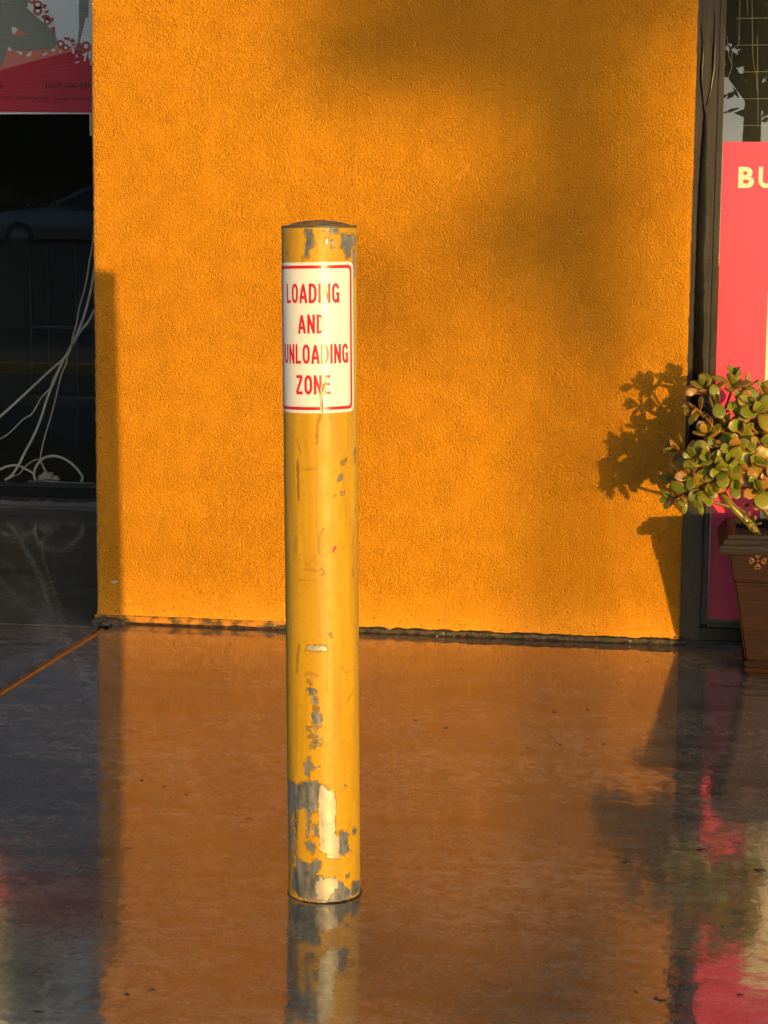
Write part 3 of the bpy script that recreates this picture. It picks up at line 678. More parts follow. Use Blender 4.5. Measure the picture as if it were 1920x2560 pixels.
rad = BR - .00055*chip - .0002*(fnoise(A*30, ZZ*14, 95, 2)-.5)*2 + .0006*np.clip(1-np.abs(ZZ-.02)/.02, 0, 1)*fnoise(A*60, ZZ*60, 97)
V = np.stack([rad*np.sin(TH), -rad*np.cos(TH), ZZ], 2).reshape(-1, 3)
idx = np.arange(len(zz)*nth).reshape(len(zz), nth); nx_ = np.roll(idx, -1, axis=1)
Fq = np.stack([idx[:-1], nx_[:-1], nx_[1:], idx[1:]], 2).reshape(-1, 4)
me = bpy.data.meshes.new('pipe'); me.from_pydata(V.tolist(), [], Fq.tolist()); me.update()
for nm, arr in (('chip', chip), ('pale', pale), ('stain', stain), ('red', red)):
    at = me.attributes.new(nm, 'FLOAT', 'POINT'); at.data.foreach_set('value', arr.astype(np.float32).ravel())
t = NT('yellow_bollard_paint')
v1 = t.noise(1, 4, .6, t.mapped((28, 28, 3))); v2 = t.noise(90, 3); v3 = t.noise(1, 4, .6, t.mapped((70, 70, 6)))
cy = t.mix(t.ramp(v1, [(.3, 0.), (.72, 1.)]), (.50, .262, .004), (.65, .360, .005))
cy = t.mix(t.ramp(v3, [(.45, 0.), (.75, .6)]), cy, (.42, .215, .006)); cy = t.mix(t.ramp(v2, [(.56, 0.), (.72, .4)]), cy, (.36, .18, .008))
cy = t.mix(t.attr('stain'), cy, (.12, .065, .018)); cy = t.mix(t.attr('red'), cy, (.75, .035, .05))
gv = t.noise(1, 4, .6, t.mapped((60, 60, 12)))
cg = t.mix(t.ramp(gv, [(.3, 0.), (.7, 1.)]), (.095, .100, .105), (.34, .33, .30)); cg = t.mix(t.ramp(t.noise(60, 4), [(.5, 0.), (.75, .6)]), cg, (.05, .045, .04))
cp = t.mix(t.noise(45, 4), (.62, .55, .40), (.36, .33, .27))
cg = t.mix(t.attr('pale'), cg, cp); c = t.mix(t.attr('chip'), cy, cg)
rg = t.mix(t.attr('chip'), t.ramp(t.noise(30, 3), [(.3, .40), (.7, .58)]), t.ramp(t.noise(50, 3), [(.3, .28), (.7, .5)]))
m_bol = t.set(color=c, rough=rg, normal=t.bump(t.noise(160, 3), .12, .002), spec=.5)
t.l.new(t.math('MULTIPLY', t.attr('chip'), .35), t.b.inputs['Metallic'])
link('pipe', me, m_bol, bo, True)
# concrete-filled domed top
nr, na = 22, 72; V = [(0, 0, BH+.0125)]; Fc = []
for i in range(1, nr+1):
    u = i/nr; r = .0815*u
    for k in range(na):
        a = 2*math.pi*k/na; z = BH-.003+.0155*(1-u**2.2) + (.0030*(float(fnoise(np.array(r*math.cos(a)*150+50), np.array(r*math.sin(a)*150+50), 15, 3))-.5) if i < nr else 0)
        V.append((r*math.cos(a), r*math.sin(a), z))
for k in range(na): Fc.append((0, 1+k, 1+(k+1) % na))
for i in range(nr-1):
    for k in range(na): Fc.append((1+i*na+k, 1+(i+1)*na+k, 1+(i+1)*na+(k+1) % na, 1+i*na+(k+1) % na))
t = NT('weathered_cap')
c = t.mix(t.ramp(t.noise(70, 4), [(.38, 0.), (.6, 1.)]), (.04, .033, .022), (.28, .23, .15)); c = t.mix(t.ramp(t.noise(24, 3), [(.5, 0.), (.6, .8)]), c, (.42, .21, .02))
obj('cap', V, Fc, t.set(color=c, rough=.7, normal=t.bump(t.noise(150, 3), .8, .004)), bo, True)
# rim lip
V = []; Fc = []
for k in range(96):
    a = 2*math.pi*k/96
    for r, z in ((.0812, BH-.004), (.0815, BH+.0008), (.0835, BH+.0012), (.0845, BH-.0006), (.0842, BH-.005)): V.append((r*math.cos(a), r*math.sin(a), z))
for k in range(96):
    for j in range(4): Fc.append((k*5+j, ((k+1) % 96)*5+j, ((k+1) % 96)*5+j+1, k*5+j+1))
obj('rim', V, Fc, plain('rim_metal', (.10, .075, .03), .5, .6, 60), bo, True)
# dirt ring round the foot
V = []; Fc = []; n = 160
for k in range(n):
    a = 2*math.pi*k/n; nn = float(fnoise(np.array(6*math.cos(a)+20), np.array(6*math.sin(a)+20), 23, 4)); d = .001+.008*nn; hgt = .0005+.0035*nn
    for r, z in ((BR-.002, hgt+.001), (BR+.0008, hgt), (BR+d*.6, hgt*.4), (BR+d, .0006)): V.append((r*math.cos(a), r*math.sin(a), z))
for k in range(n):
    for j in range(3): Fc.append((k*4+j, ((k+1) % n)*4+j, ((k+1) % n)*4+j+1, k*4+j+1))
obj('foot_dirt', V, Fc, m_gr, bo, True)

# ------------------------------------------------------------------ sign wrapped round the bollard
sg = empty('parking_sign', (BX, BY, 0), (0, LEAN, BROT)); tag(sg, 'white sign with red LOADING AND UNLOADING ZONE lettering wrapped on the bollard', 'sign')
S_L, S_R = R(-87)*BR, R(62.0)*BR; _, ztop = pt2uv(800, 655.5); _, zbot = pt2uv(800, 1033)
SR = BR+.0006
def wrap(a, z, off): # arc length on the pipe, height, radial offset (z sheared a little: the sign sits askew)
    z2 = z + .010*(a-(S_L+S_R)/2); tt = a/BR; r = SR+off; return (r*math.sin(tt), -r*math.cos(tt), z2)
def rrect(x0, x1, z0, z1, r, n=8):
    o_ = []
    for cx, cz, a0 in ((x1-r, z1-r, 0), (x0+r, z1-r, 90), (x0+r, z0+r, 180), (x1-r, z0+r, 270)):
        for k in range(n+1): a = R(a0+90*k/n); o_.append((cx+r*math.cos(a), cz+r*math.sin(a)))
    return o_
def wrapped(name, outline, off, mat, parent, hole=None):
    bm = bmesh.new()
    if hole:
        va = [bm.verts.new((x, z, 0)) for x, z in outline]; vb = [bm.verts.new((x, z, 0)) for x, z in hole]; n = len(va)
        for i in range(n): bm.faces.new((va[i], va[(i+1) % n], vb[(i+1) % n], vb[i]))
    else:
        bm.faces.new([bm.verts.new((x, z, 0)) for x, z in outline])
    x0 = min(v.co.x for v in bm.verts); x1 = max(v.co.x for v in bm.verts); x = x0+.002
    while x < x1:
        bmesh.ops.bisect_plane(bm, geom=list(bm.verts)+list(bm.edges)+list(bm.faces), plane_co=(x, 0, 0), plane_no=(1, 0, 0)); x += .004
    for v in bm.verts: v.co = wrap(v.co.x, v.co.y, off)
    bmesh.ops.triangulate(bm, faces=[f for f in bm.faces if len(f.verts) > 4])
    return bm_obj(name, bm, mat, parent)
def worn(name, col, under, k):
    """print that is scraped off along the crease that runs down the sign"""
    t = NT(name); x, y, z = t.xyz()
    an = t.math('ARCTAN2', x, t.math('MULTIPLY', y, -1.0))
    d = t.math('ABSOLUTE', t.math('SUBTRACT', an, .085)); band = t.math('MAXIMUM', t.math('SUBTRACT', 1.0, t.math('DIVIDE', d, .085)), 0.0)
    nz = t.noise(1, 5, .65, t.mapped((260, 260, 90)))
    f = t.ramp(t.math('ADD', t.math('MULTIPLY', band, .62), t.math('MULTIPLY', nz, .8)), [(.80, 0.), (.90, k)])
    v = t.noise(30, 4)
    c = t.mix(v, tuple(q*.94 for q in col), col); c = t.mix(f, c, under)
    dirt = t.ramp(t.noise(1, 4, .6, t.mapped((120, 120, 24))), [(.60, 0.), (.85, .35)]); c = t.mix(dirt, c, tuple(q*.72 for q in col))
    return t.set(color=c, rough=.30, spec=.5)
m_white = worn('sign_white', (.82, .82, .81), (.76, .70, .56), .5); m_red = worn('sign_red', (.62, .012, .035), (.74, .60, .38), 1.0)
wrapped('sheet', rrect(S_L, S_R, zbot, ztop, .014), .0, m_white, sg)
# its edge thickness
ol = rrect(S_L, S_R, zbot, ztop, .014); dense = []
for i in range(len(ol)):
    a, b = ol[i], ol[(i+1) % len(ol)]; k = max(1, int(math.hypot(b[0]-a[0], b[1]-a[1])/.004))
    dense += [(a[0]+(b[0]-a[0])*j/k, a[1]+(b[1]-a[1])*j/k) for j in range(k)]
V = [wrap(a, z, 0) for a, z in dense]+[wrap(a, z, -.0012) for a, z in dense]; n = len(dense)
obj('sheet_edge', V, [(i, (i+1) % n, n+(i+1) % n, n+i) for i in range(n)], m_white, sg)
b0, b1 = .0068, .0138
wrapped('border', rrect(S_L+b0, S_R-b0, zbot+b0, ztop-b0, .0125), .00025, m_red, sg, rrect(S_L+b1, S_R-b1, zbot+b1, ztop-b1, .008))
for txt, zx0, zx1, zyt, zyb in (('LOADING', 245, 768, 772, 974), ('AND', 360, 622, 1090, 1286), ('UNLOADING', 226, 855, 1396, 1596), ('ZONE', 340, 682, 1712, 1910)):
    def UV(zx, zy): a, z = pt2uv(660+zx/4.096, 520+zy/4.096); return a*BR, z
    a0 = UV(zx0, zyb)[0]; a1 = UV(zx1, zyb)[0]
    z0 = pt2uv(798, 520+zyb/4.096)[1]; z1 = pt2uv(798, 520+zyt/4.096)[1]
    for ch, V, Fc in text_ribbons(txt, z1-z0, a1-a0, .158, .10):
        bm = bmesh.new(); vv = [bm.verts.new((x, z, 0)) for x, z, l in V]; lay = [l for _, _, l in V]
        for f in Fc:
            try: bm.faces.new([vv[i] for i in f])
            except ValueError: pass
        x = min(v.co.x for v in bm.verts)+.002; xe = max(v.co.x for v in bm.verts)
        while x < xe:
            bmesh.ops.bisect_plane(bm, geom=list(bm.verts)+list(bm.edges)+list(bm.faces), plane_co=(x, 0, 0), plane_no=(1, 0, 0)); x += .004
        # separate strokes by a hair so that crossings never share a plane
        bm.verts.ensure_lookup_table(); seen = set(); li = 0
        for v0 in bm.verts:
            if v0 in seen: continue
            stack = [v0]; comp = []
            while stack:
                v = stack.pop()
                if v in seen: continue
                seen.add(v); comp.append(v); stack += [e.other_vert(v) for e in v.link_edges]
            for v in comp: v.co = wrap(a0+v.co.x, z0+v.co.y, .00025+.00006*li)
            li += 1
        bm_obj('letter', bm, m_red, sg)
# torn crease at the foot of the sign
def sline(name, pts, w, off, mat):
    Vv = []; Ff = []
    P = spline([(a, b, w_) for a, b, w_ in pts], 8)
    for i, q in enumerate(P):
        jit = (float(fnoise(np.array(q.y*.09), np.array(q.x*.02), 6))-.5)
        for s, o_ in ((-1, 0), (0, .0007), (1, 0)):
            a, z = pt2uv(660+(q.x+s*w*q.z*(1+jit))/4.096, 520+q.y/4.096); tt = a; r = SR+off+o_; Vv.append((r*math.sin(tt), -r*math.cos(tt), z))
    for i in range(len(P)-1):
        for k in range(2): Ff.append((i*3+k, i*3+k+1, (i+1)*3+k+1, (i+1)*3+k))
    obj(name, Vv, Ff, mat, sg, True)
m_tear = plain('torn_film', (.55, .44, .33), .5, .3, 120); m_crk = plain('crack_dirt', (.13, .07, .05), .7, .4, 120)
sline('torn_strip', [(640, 1780, .4), (615, 1800, .8), (600, 1850, 1.0), (590, 1920, 1.2), (590, 2000, 1.0), (592, 2060, .9), (600, 2095, .5)], 17, .0006, m_tear)
sline('crack', [(645, 1778, .5), (620, 1800, 1), (606, 1840, 1), (600, 1880, .7)], 5, .0011, m_crk)
sline('crack', [(575, 1860, .6), (582, 1900, 1)], 5, .0011, m_crk)
sline('crack', [(603, 1960, .8), (597, 2000, 1.), (605, 2050, 1.2), (598, 2080, .8), (612, 2092, .5)], 5, .0013, m_crk)
for a, b in ((750, 1980), (800, 965), (815, 960), (485, 570), (410, 566)): sline('dirt_speck', [(a-7, b-2, .6), (a, b, 1), (a+7, b+1, .5)], 5, .0004, plain('speck', (.20, .13, .08), .7))

# ------------------------------------------------------------------ planter and jade plant
PC = Vector((2.722, -.365, 0))
pt = empty('planter', PC); tag(pt, 'square tapered bronze-brown planter with moulded rim beside the window', 'planter')
t = NT('brushed_bronze')
s1 = t.noise(1, 4, .65, t.mapped((5, 5, 190))); s2 = t.noise(12, 4)
c = t.mix(t.ramp(s1, [(.35, 0.), (.7, 1.)]), (.015, .007, .004), (.052, .018, .009)); c = t.mix(t.ramp(s2, [(.5, 0.), (.8, .5)]), c, (.014, .010, .008))
m_pot = t.set(color=c, spec=.3, rough=.42, normal=t.bump(s1, .35, .002)); t.b.inputs['Metallic'].default_value = .25
t = NT('weathered_rim')
s1 = t.noise(1, 4, .6, t.mapped((4, 4, 130))); c = t.mix(t.ramp(s1, [(.35, 0.), (.7, 1.)]), (.014, .010, .010), (.042, .030, .028)); m_rim = t.set(color=c, rough=.65, spec=.2, normal=t.bump(s1, .5, .003))
def frustum(name, rings, mat, parent, bev=.004):
    bm = bmesh.new(); rr = []
    for h, z in rings: rr.append([bm.verts.new((sx*h, sy*h, z)) for sx, sy in ((-1, -1), (1, -1), (1, 1), (-1, 1))])
    for a, b in zip(rr, rr[1:]):
        for i in range(4): bm.faces.new((a[i], a[(i+1) % 4], b[(i+1) % 4], b[i]))
    bm.faces.new(rr[0][::-1]); bm.faces.new(rr[-1])
    bmesh.ops.recalc_face_normals(bm, faces=bm.faces)
    if bev: bmesh.ops.bevel(bm, geom=[e for e in bm.edges if e.calc_face_angle(0) > .25], offset=bev, segments=3, affect='EDGES')
    return bm_obj(name, bm, mat, parent)
def hw(z): return .150+(.228-.150)*(z/.45)
frustum('body', [(hw(.06), .0605), (hw(.355), .355)], m_pot, pt, .007)
frustum('neck', [(hw(.357)+.003, .3555), (hw(.455)+.004, .455)], m_pot, pt, .006)
for z0, z1, e in ((.001, .017, .0), (.018, .036, .010), (.037, .060, .006)): frustum('foot_band', [(hw(z0)+e, z0), (hw(z1)+e+.001, z1)], m_pot, pt, .005)
def sqring(name, outer, mat):
    """moulded square ring: profile of (half width, z)"""
    bm = bmesh.new(); rr = []
    for h, z in outer: rr.append([bm.verts.new((sx*h, sy*h, z)) for sx, sy in ((-1, -1), (1, -1), (1, 1), (-1, 1))])
    rr.append(rr[0])
    for a, b in zip(rr, rr[1:]):
        for i in range(4): bm.faces.new((a[i], a[(i+1) % 4], b[(i+1) % 4], b[i]))
    bmesh.ops.recalc_face_normals(bm, faces=bm.faces)
    bmesh.ops.bevel(bm, geom=[e for e in bm.edges if e.calc_face_angle(0) > .3], offset=.0025, segments=2, affect='EDGES')
    return bm_obj(name, bm, mat, pt)
sqring('rim', [(.205, .4555), (.263, .4555), (.268, .470), (.262, .488), (.254, .491), (.252, .505), (.240, .508), (.238, .521), (.222, .523), (.205, .520)], m_rim)
t = NT('soil'); c = t.mix(t.noise(60, 5), (.012, .009, .006), (.05, .035, .022)); m_soil = t.set(color=c, rough=.9, normal=t.bump(t.noise(80, 5), 1., .01))
n = 30; V = []; Fc = []
for i in range(n+1):
    for j in range(n+1):
        x = -.204+.408*i/n; y = -.204+.408*j/n; V.append((x, y, .478+.02*float(fnoise(np.array(x*25+9), np.array(y*25+9), 3, 3))))
for i in range(n):
    for j in range(n): a = i*(n+1)+j; Fc.append((a, a+n+1, a+n+2, a+1))
obj('soil', V, Fc, m_soil, pt, True)
# moulded flower on the front: four heart petals, scrolls and a ball
m_cop = plain('worn_copper', (.20, .095, .045), .35, .3, 80, metal=.4)
zf = .405; yf = -(hw(zf)+.004)-.001; cxf = on(1894, 1402, 1, PC.y+yf).x-PC.x; zf = on(1894, 1402, 1, PC.y+yf).z
slope = (.228-.150)/.45
for k in range(4):
    ang = math.pi/2*k
    pts = []
    for u in np.linspace(0, 2*math.pi, 21):
        hx = 16*math.sin(u)**3; hy = 13*math.cos(u)-5*math.cos(2*u)-2*math.cos(3*u)-math.cos(4*u); pts.append((hx*.00062, .0185+(hy+4)*.00066))
    P = [Vector((cxf+x*math.cos(ang)-z*math.sin(ang), 0, zf+x*math.sin(ang)+z*math.cos(ang))) for x, z in pts]
    for q in P: q.y = -(hw(q.z)+.0045)-.001
    tube('petal', P, .0024, m_cop, pt, 6, False)
    for dx, dz in ((-.004, .020), (.004, .020), (0, .0145)):
        q = Vector((cxf+dx*math.cos(ang)-dz*math.sin(ang), 0, zf+dx*math.sin(ang)+dz*math.cos(ang))); q.y = -(hw(q.z)+.0045)
        bm = bmesh.new(); bmesh.ops.create_icosphere(bm, subdivisions=2, radius=.0034, matrix=Matrix.Translation(q)); bm_obj('petal_scroll', bm, m_cop, pt, True)
bm = bmesh.new(); bmesh.ops.create_icosphere(bm, subdivisions=3, radius=.0052, matrix=Matrix.Translation((cxf, -(hw(zf)+.005), zf))); bm_obj('flower_centre', bm, m_cop, pt, True)

pl = empty('jade_plant', (PC.x, PC.y, .49)); tag(pl, 'jade plant with fleshy red-edged green leaves growing in the bronze planter', 'plant')
INV = Matrix.Translation(-Vector((PC.x, PC.y, .49)))
t = NT('jade_leaf')
oi = t.n.new('ShaderNodeObjectInfo'); rn = oi.outputs['Random']
cg = t.mix(rn, (.105, .150, .008), (.25, .265, .020)); cg = t.mix(t.ramp(t.noise(50, 3), [(.4, 0.), (.8, .4)]), cg, (.30, .29, .05))
wm = t.ramp(rn, [(.80, 0.), (.90, .75)])
cg = t.mix(wm, cg, (.42, .16, .035))
ed = t.ramp(t.attr('edge'), [(.62, 0.), (.95, .9)]); c = t.mix(ed, cg, (.34, .055, .030))
m_leaf = t.set(color=c, rough=.33, spec=.5, sss=.0)
def leaf_mesh(cup, wide, thick, bend):
    V = []; Fc = []; E_ = []; na, ns = 10, 7
    for i in range(ns+1):
        u = i/ns; x = u
        w = wide*(math.sin(math.pi*min(1, u**.80))**.62)*(.28+.72*u**.8)*1.10 if 0 < u < 1 else 0.012
        th_ = thick*(math.sin(math.pi*(.08+.84*u))**.6)*(1.15-.4*u)
        for k in range(na):
            a = 2*math.pi*k/na; y = w*math.cos(a); z = th_*.5*math.sin(a)*(1 if i not in (0, ns) else .25)
            V.append((x, y, z + cup*(y*y)*2.2 - bend*(u*u)*.5 + .1*u)); E_.append(abs(math.cos(a))**2 if u < .85 else max(abs(math.cos(a))**2, (u-.85)/.15))
    for i in range(ns):
        for k in range(na): Fc.append((i*na+k, i*na+(k+1) % na, (i+1)*na+(k+1) % na, (i+1)*na+k))
    Fc.append(tuple(range(na))[::-1]); Fc.append(tuple(ns*na+k for k in range(na)))
    me = bpy.data.meshes.new('leaf'); me.from_pydata(V, [], Fc); me.update(); me.materials.append(m_leaf); me.polygons.foreach_set('use_smooth', [True]*len(me.polygons))
    at = me.attributes.new('edge', 'FLOAT', 'POINT'); at.data.foreach_set('value', E_); return me
LM = [leaf_mesh(.35, .40, .17, .0), leaf_mesh(.2, .44, .16, .15), leaf_mesh(.5, .37, .18, -.15), leaf_mesh(.3, .42, .15, .25), leaf_mesh(.25, .27, .17, .35)]
nleaf = 0
def add_leaf(p, d, up, L, mi):
    global nleaf
    d = d.normalized(); s = up.cross(d)
    s = s.normalized() if s.length > 1e-4 else Vector((1, 0, 0)); u = d.cross(s)
    o = bpy.data.objects.new('leaf', LM[mi]); COL.objects.link(o); o.parent = pl
    m = Matrix(((d.x, s.x, u.x, p.x), (d.y, s.y, u.y, p.y), (d.z, s.z, u.z, p.z), (0, 0, 0, 1)))
    o.matrix_basis = INV @ m @ Matrix.Diagonal((L, L*random.uniform(.9, 1.12), L, 1)); nleaf += 1
def rosette(p, axis, pairs, L, roll=None):
    axis = axis.normalized(); x = axis.orthogonal().normalized(); y = axis.cross(x); r0 = random.uniform(0, 6.28) if roll is None else roll
    for k in range(pairs):
        f = k/max(1, pairs-1); tilt = R(82-56*f + random.uniform(-9, 9)); Lk = L*(1.0-.30*f)*random.uniform(.85, 1.12)
        for s in (0, 1):
            a = r0 + math.pi/2*k + math.pi*s + random.uniform(-.25, .25); rad_ = x*math.cos(a)+y*math.sin(a)
            d = axis*math.cos(tilt)+rad_*math.sin(tilt); add_leaf(p+axis*(.016*f*pairs*.5), d, axis, Lk*1.62, random.choice((0, 0, 1, 1, 2, 3)))
t = NT('jade_stem'); c = t.mix(t.noise(30, 4), (.10, .065, .018), (.23, .15, .045)); m_stem = t.set(color=c, rough=.4, normal=t.bump(t.noise(60, 3), .4, .003))
t = NT('jade_trunk'); c = t.mix(t.noise(40, 4), (.13, .10, .015), (.30, .23, .03)); m_trunk = t.set(color=c, rough=.25, normal=t.bump(t.noise(70, 3), .4, .003))
def branch(pts, r0, r1, mat, name='branch'):
    P = spline(pts, 6); n = len(P); o = tube(name, P, [r0+(r1-r0)*i/(n-1) for i in range(n)], mat, None, 10); o.parent = pl; o.matrix_parent_inverse = INV
def Q(zx, zy, y): return on(1480+zx/3.77, 850+zy/3.77, 1, y)
root = Vector((PC.x-.03, PC.y-.02, .485))
# trunk that leans out to the left, then its forks
k1 = Q(1495, 1745, -.47); k2 = Q(1330, 1580, -.48); k3 = Q(1230, 1440, -.47)
branch([k1+Vector((.03, .01, -.05)), k1, k2, k3], .0155, .0125, m_trunk, 'trunk')
hubs = {'a': Q(1210, 700, -.42), 'b': Q(1120, 1180, -.46), 'c': Q(1420, 1180, -.40), 'd': Q(1560, 720, -.36)}
branch([k3, Q(1180, 1330, -.46), hubs['b'], Q(1100, 1000, -.44)], .011, .006, m_stem)
branch([root, Q(1560, 1500, -.38), hubs['c'], Q(1330, 900, -.40), hubs['a']], .013, .007, m_stem)
branch([root+Vector((.03, .03, 0)), Q(1680, 1400, -.34), Q(1620, 1000, -.34), hubs['d']], .013, .007, m_stem)
branch([k2, Q(1150, 1530, -.50), Q(1000, 1480, -.52), Q(860, 1440, -.53)], .007, .004, m_stem)
RS = [  # zx, zy, y, axis (x,y,z), pairs, leaf length, hub
    (1095, 480, -.43, (-.35, -.5, .8), 4, .052, 'a'), (1310, 440, -.42, (.1, -.35, .9), 4, .056, 'a'), (1430, 455, -.38, (.4, -.2, .8), 2, .052, 'a'), (1015, 640, -.45, (-.7, -.5, .25), 3, .040, 'a'), (1170, 560, -.50, (0, -.9, .4), 2, .046, 'a'), (1060, 720, -.47, (-.7, -.3, -.5), 1, .042, 'a'),
    (1380, 560, -.44, (.3, -.8, .4), 3, .044, 'd'), (1610, 540, -.40, (.2, -.5, .8), 4, .054, 'd'), (1560, 700, -.46, (0, -.85, .4), 3, .058, 'd'), (1450, 780, -.48, (-.4, -.8, -.1), 2, .055, 'd'), (1660, 660, -.36, (.5, -.5, .6), 2, .050, 'd'),
    (1270, 850, -.46, (-.1, -.6, .8), 3, .048, 'c'), (1110, 940, -.48, (-.4, -.5, .7), 4, .052, 'b'), (1400, 930, -.46, (.1, -.6, .75), 4, .050, 'c'), (1560, 920, -.42, (.3, -.5, .8), 3, .052, 'c'),
    (1190, 1060, -.53, (-.1, -.8, .6), 3, .050, 'b'), (880, 1060, -.45, (-.85, -.3, .35), 4, .052, 'b'), (1000, 1150, -.55, (-.4, -.8, .4), 4, .048, 'b'), (1300, 1170, -.56, (0, -.9, .35), 4, .054, 'c'), (1450, 1090, -.52, (.2, -.8, .5), 4, .050, 'c'), (1400, 1220, -.57, (.1, -.95, .1), 3, .046, 'c'),
    (1580, 1050, -.50, (.3, -.8, .5), 3, .054, 'c'), (840, 1320, -.47, (-.8, -.5, .1), 4, .050, 'b'), (960, 1270, -.57, (-.4, -.9, .1), 4, .046, 'b'), (1110, 1340, -.55, (.1, -.9, -.2), 3, .048, 'b'), (780, 1480, -.49, (-.8, -.5, 0.), 3, .038, 'b'), (900, 1450, -.56, (-.3, -.8, -.4), 2, .048, 'b'),
    (1545, 1410, -.58, (0, -.9, .3), 4, .048, 'c'), (1620, 1280, -.52, (.4, -.8, .3), 3, .050, 'c'), (1100, 1490, -.55, (.1, -.8, .5), 2, .026, 'b'), (1640, 880, -.40, (.5, -.4, .7), 2, .05, 'c'),
    (1500, 620, -.46, (0, -.8, .5), 3, .046, 'd'), (1340, 1050, -.54, (0, -.9, .4), 4, .052, 'c'), (1230, 1240, -.58, (-.1, -.95, .1), 4, .050, 'c'),
    (1090, 1130, -.56, (-.1, -.9, .3), 4, .050, 'b'), (1530, 1180, -.55, (.2, -.9, .3), 4, .050, 'c'), (1040, 1400, -.56, (-.1, -.9, -.3), 3, .048, 'b'), 
    (1330, 1330, -.56, (.1, -.9, -.1), 3, .048, 'c'), (1640, 1420, -.56, (.3, -.8, .2), 3, .046, 'c')]
for zx, zy, y, ax, pr_, L, hb in RS:
    p = Q(zx, zy+(32 if zy < 700 else 0), y); axv = Vector(ax); rosette(p, axv, pr_, L)
    h = hubs[hb]; m_ = (p+h)/2 + Vector((0, .02, -.02)); branch([h, m_, p-axv.normalized()*.012, p+axv.normalized()*.01], .0055, .0034, m_stem)
for zx, zy, y, d, L, mi in ((880, 1480, -.57, (-.05, -.15, -1), .062, 4), (1000, 1500, -.57, (.28, -.1, -1), .060, 4), (980, 1420, -.57, (-.1, -.3, -1), .045, 4), (1440, 770, -.50, (-1, -.2, .05), .052, 4), (1570, 1480, -.58, (-.2, -.3, -1), .05, 1), (1000, 470, -.49, (-1, -.3, -.3), .05, 1)):
    add_leaf(Q(zx, zy, y), Vector(d), Vector((0, -1, .1)), L, mi)
for zx, zy in ((1450, 1630), (1535, 1740)):           # seedlings
    p = Q(zx, zy, -.50); branch([Vector((p.x, p.y, p.z-.03)), Vector((p.x, p.y, p.z-.01)), p], .0025, .002, m_stem); rosette(p, Vector((0, -.4, 1)), 2, .018)
# the far side of the plant, beyond the picture's edge
hr = Vector((PC.x+.10, PC.y+.02, .72)); branch([root+Vector((.05, .02, 0)), (root+hr)/2+Vector((.03, 0, 0)), hr], .014, .009, m_stem)
FV, FF, FE = [], [], []                              # leaves nobody can pick apart: the shaded inside and the far side, joined
def fill_rosette(p, axis, pairs, L):
    axis = axis.normalized(); x = axis.orthogonal().normalized(); y = axis.cross(x); r0 = random.uniform(0, 6.28)
    for k in range(pairs):
        f = k/max(1, pairs-1); tilt = R(82-56*f+random.uniform(-9, 9)); Lk = L*1.3*(1-.4*f)*random.uniform(.88, 1.1)
        for s_ in (0, 1):
            a = r0+math.pi/2*k+math.pi*s_+random.uniform(-.25, .25); d = (axis*math.cos(tilt)+(x*math.cos(a)+y*math.sin(a))*math.sin(tilt)).normalized()
            sd_ = axis.cross(d).normalized(); u = d.cross(sd_); me_ = random.choice(LM[:4]); n0 = len(FV); o0 = p+axis*(.016*f*pairs*.5)
            for v in me_.vertices: FV.append(tuple(o0+d*(v.co.x*Lk)+sd_*(v.co.y*Lk)+u*(v.co.z*Lk)))
            for q in me_.polygons: FF.append(tuple(n0+i for i in q.vertices))
            FE.extend([e.value for e in me_.attributes['edge'].data])
for k in range(15):
    a = 2*math.pi*k/15; p = Vector((PC.x+.17+.13*math.cos(a), PC.y+.02+.19*math.sin(a), .74+.20*math.sin(a*2.3+1)))
    ax = Vector((p.x-PC.x-.05, p.y-PC.y, .18)); fill_rosette(p, ax, 3, .054); branch([hr, (hr+p)/2+Vector((0, 0, -.02)), p], .006, .0035, m_stem)
for k in range(11):
    p = Vector((PC.x+.10+.018*k, PC.y-.04-.22*((k*.37) % 1), .57+.17*((k*.61) % 1))); fill_rosette(p, Vector((.3, -.6, .5)), 3, .054); branch([hr, (hr+p)/2, p], .005, .0035, m_stem)  # extra rosettes added out of view to put the poster's lower part in shade
for zx, zy, y in ((1200, 900, -.40), (1480, 880, -.36), (1230, 1130, -.46), (1400, 1140, -.42), (1560, 1150, -.40), (1090, 1250, -.48), (1500, 1260, -.44), (1020, 1350, -.50),
                  (1620, 1350, -.42), (1440, 1320, -.44), (1600, 780, -.32), (1560, 620, -.34), (1360, 1230, -.36), (1180, 1010, -.34), (1520, 1040, -.30), (1350, 860, -.38)):
    p = Q(zx, zy, y); fill_rosette(p, Vector((random.uniform(-.5, .3), -.6, random.uniform(0, .8))), 4, .050)
me = bpy.data.meshes.new('leaf_mass'); me.from_pydata(FV, [], FF); me.update(); at = me.attributes.new('edge', 'FLOAT', 'POINT'); at.data.foreach_set('value', FE)
o = link('leaf_mass', me, m_leaf, pl, True); o.matrix_parent_inverse = INV; o['kind'] = 'stuff'
print('leaves', nleaf)

